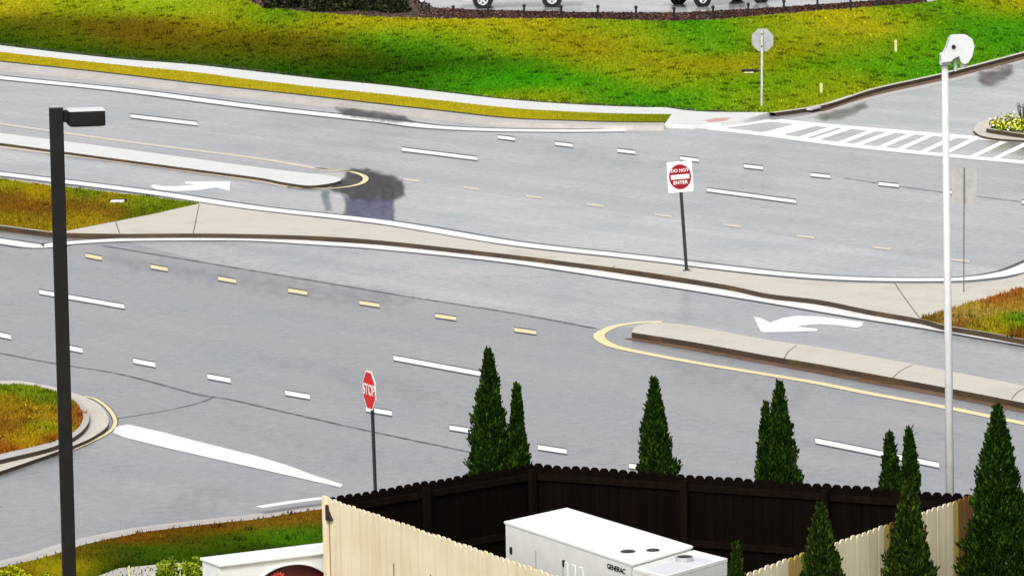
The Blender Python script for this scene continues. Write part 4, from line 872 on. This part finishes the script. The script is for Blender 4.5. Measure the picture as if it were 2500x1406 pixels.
# ---------------------------------------------------------------- conifers and shrubs
def arbor(B, vt, wbase, label, seed, tilt=0.0, dark=1.0, c1_=(17, 39, 6), c2_=(70, 108, 18)):
    """slender conifer: trunk, and a crown of many small upright sprays"""
    rg = np.random.default_rng(seed); h = zat(B, vt) - B.z; e = empty('arborvitae', B); tag(e, label, 'conifer', 'conifers around the enclosure')
    MB().tube((0, 0, 0), (0, 0, h * .93), .05, .008, 8).build('trunk', M['bark'], e)
    n_ = int(13000 * h); t = rg.random(n_) ** .62                       # 0 base .. measured from the apex below
    dd = t * h                                                        # distance below the apex
    prof = np.interp(dd, [0, .12, .35, .75, 1.3, 1.9, 2.6, 4], [.015, .045, .10, .18, .27, .345, .39, .40]) / .27 * wbase * np.interp(dd, [0, 2, 3.5], [.88, 1, 1])
    an = rg.uniform(0, 2 * math.pi, n_); lob = 1 + .13 * np.sin(an * 3 + seed + dd * 4.1) + .10 * np.sin(an * 5 - dd * 9 + seed * 2) + .07 * np.sin(dd * 23 + an * 2)
    rr = prof * lob * (1 + .16 * np.sin(dd * 17 + an * 3 + seed * 5) * np.sin(an * 7 + seed)) * np.sqrt(rg.uniform(.25, 1.0, n_)) * .93 + rg.normal(0, .012, n_)
    base_ = np.stack([rr * np.cos(an), rr * np.sin(an), h - dd], 1); base_[:, 2] = np.maximum(base_[:, 2], .05); base_[:, 0] += tilt * base_[:, 2]
    outd = np.stack([np.cos(an), np.sin(an), np.zeros(n_)], 1); upv = outd * rg.uniform(.1, .6, (n_, 1)) + np.array([0, 0, 1.0]) + rg.normal(0, .22, (n_, 3)); upv /= np.linalg.norm(upv, axis=1, keepdims=True)
    side = np.cross(upv, rg.normal(0, 1, (n_, 3))); side /= np.linalg.norm(side, axis=1, keepdims=True); ln = rg.uniform(.025, .09, (n_, 1)) * rg.uniform(.6, 1, (n_, 1)); wd_ = .004 + ln * .16
    V = np.stack([base_ - side * wd_ * .5, base_ + side * wd_ * .5, base_ + upv * ln * .6 + side * wd_, base_ + upv * ln, base_ + upv * ln * .6 - side * wd_], 1).reshape(-1, 3)
    k = rg.random((n_, 1)); clump = .5 + .5 * np.sin(an * 4 + dd * 11 + seed) * np.sin(dd * 7 - an * 2); k = (k ** 2.2 * (.35 + .65 * clump[:, None])) 
    cols = (np.array(alb(c1_)) * (1 - k) + np.array(alb(c2_)) * k) * dark * rg.uniform(.6, 1.35, (n_, 1))
    o = mk('crown', V, [tuple(range(5 * q_, 5 * q_ + 5)) for q_ in range(n_)], M['leaf'], e); setcol(o.data, np.repeat(cols, 5, 0)); return e
G_ = .096
arbor(gp(1204, 1432, G_), 855, .27, 'tallest conifer behind the left run of the dark fence', 1)
arbor(gp(1271, 1432, G_), 938, .17, 'slimmer conifer touching the tallest one behind the fence corner', 2)
arbor(gp(1606, 1452, G_), 925, .27, 'single conifer standing alone behind the long dark fence', 3)
arbor(gp(1910, 1476, G_), 935, .25, 'taller spire of the conifer pair behind the fence centre', 4)
arbor(gp(1876, 1476, G_), 986, .18, 'shorter left spire of the conifer pair behind the fence centre', 5)
arbor(gp(2176, 1498, G_), 1057, .22, 'short left conifer of the small pair near the white pole', 6)
arbor(gp(2224, 1498, G_), 1047, .20, 'short right conifer of the small pair near the white pole', 7)
arbor(gp(2224, 1650, G_), 1170, .33, 'bushy conifer in front of the tan pickets left of the fence corner', 8, c1_=(24, 42, 9), c2_=(84, 106, 28))
arbor(gp(2440, 1590, G_), 991, .35, 'largest conifer at the right frame edge hiding the fence corner', 9)
arbor(gp(2010, 1730, G_), 1232, .34, 'rounded conifer in front of the tan pickets right of the generator', 10, c1_=(24, 42, 9), c2_=(84, 106, 28))
arbor(gp(1804, 1800, G_), 1327, .19, 'smallest young conifer just right of the generator', 11, c1_=(24, 42, 9), c2_=(84, 106, 28))
for k, (u, v, w_, d_, h_, c1_, c2_, lb, bx) in enumerate(((440, 1440, .30, .25, .40, (60, 90, 12), (190, 205, 45), 'clipped lime green hedge left of the white monument sign', True),
        (30, 1440, .30, .25, .30, (120, 125, 12), (215, 210, 40), 'bright yellow green shrub in the bottom left corner', False), (105, 1452, .26, .22, .27, (110, 120, 12), (205, 205, 40), 'low yellow green shrub just left of the dark lamp pole', False))):
    bush('hedge_shrub' if bx else 'yellow_shrub', gp(u, v, .1), (w_, d_, h_), 3200, .028, c1_, c2_, lb, 'shrub', None, bx)
B0 = gp(316, 1420, .11); e = empty('garden_stake', B0); tag(e, 'thin pale stake standing at the edge of the near walkway', 'stake')
MB().tube((0, 0, 0), (.0, 0, zat(B0, 1380) - .11), .018, .012, 8).build('stake', M['stake'], e)
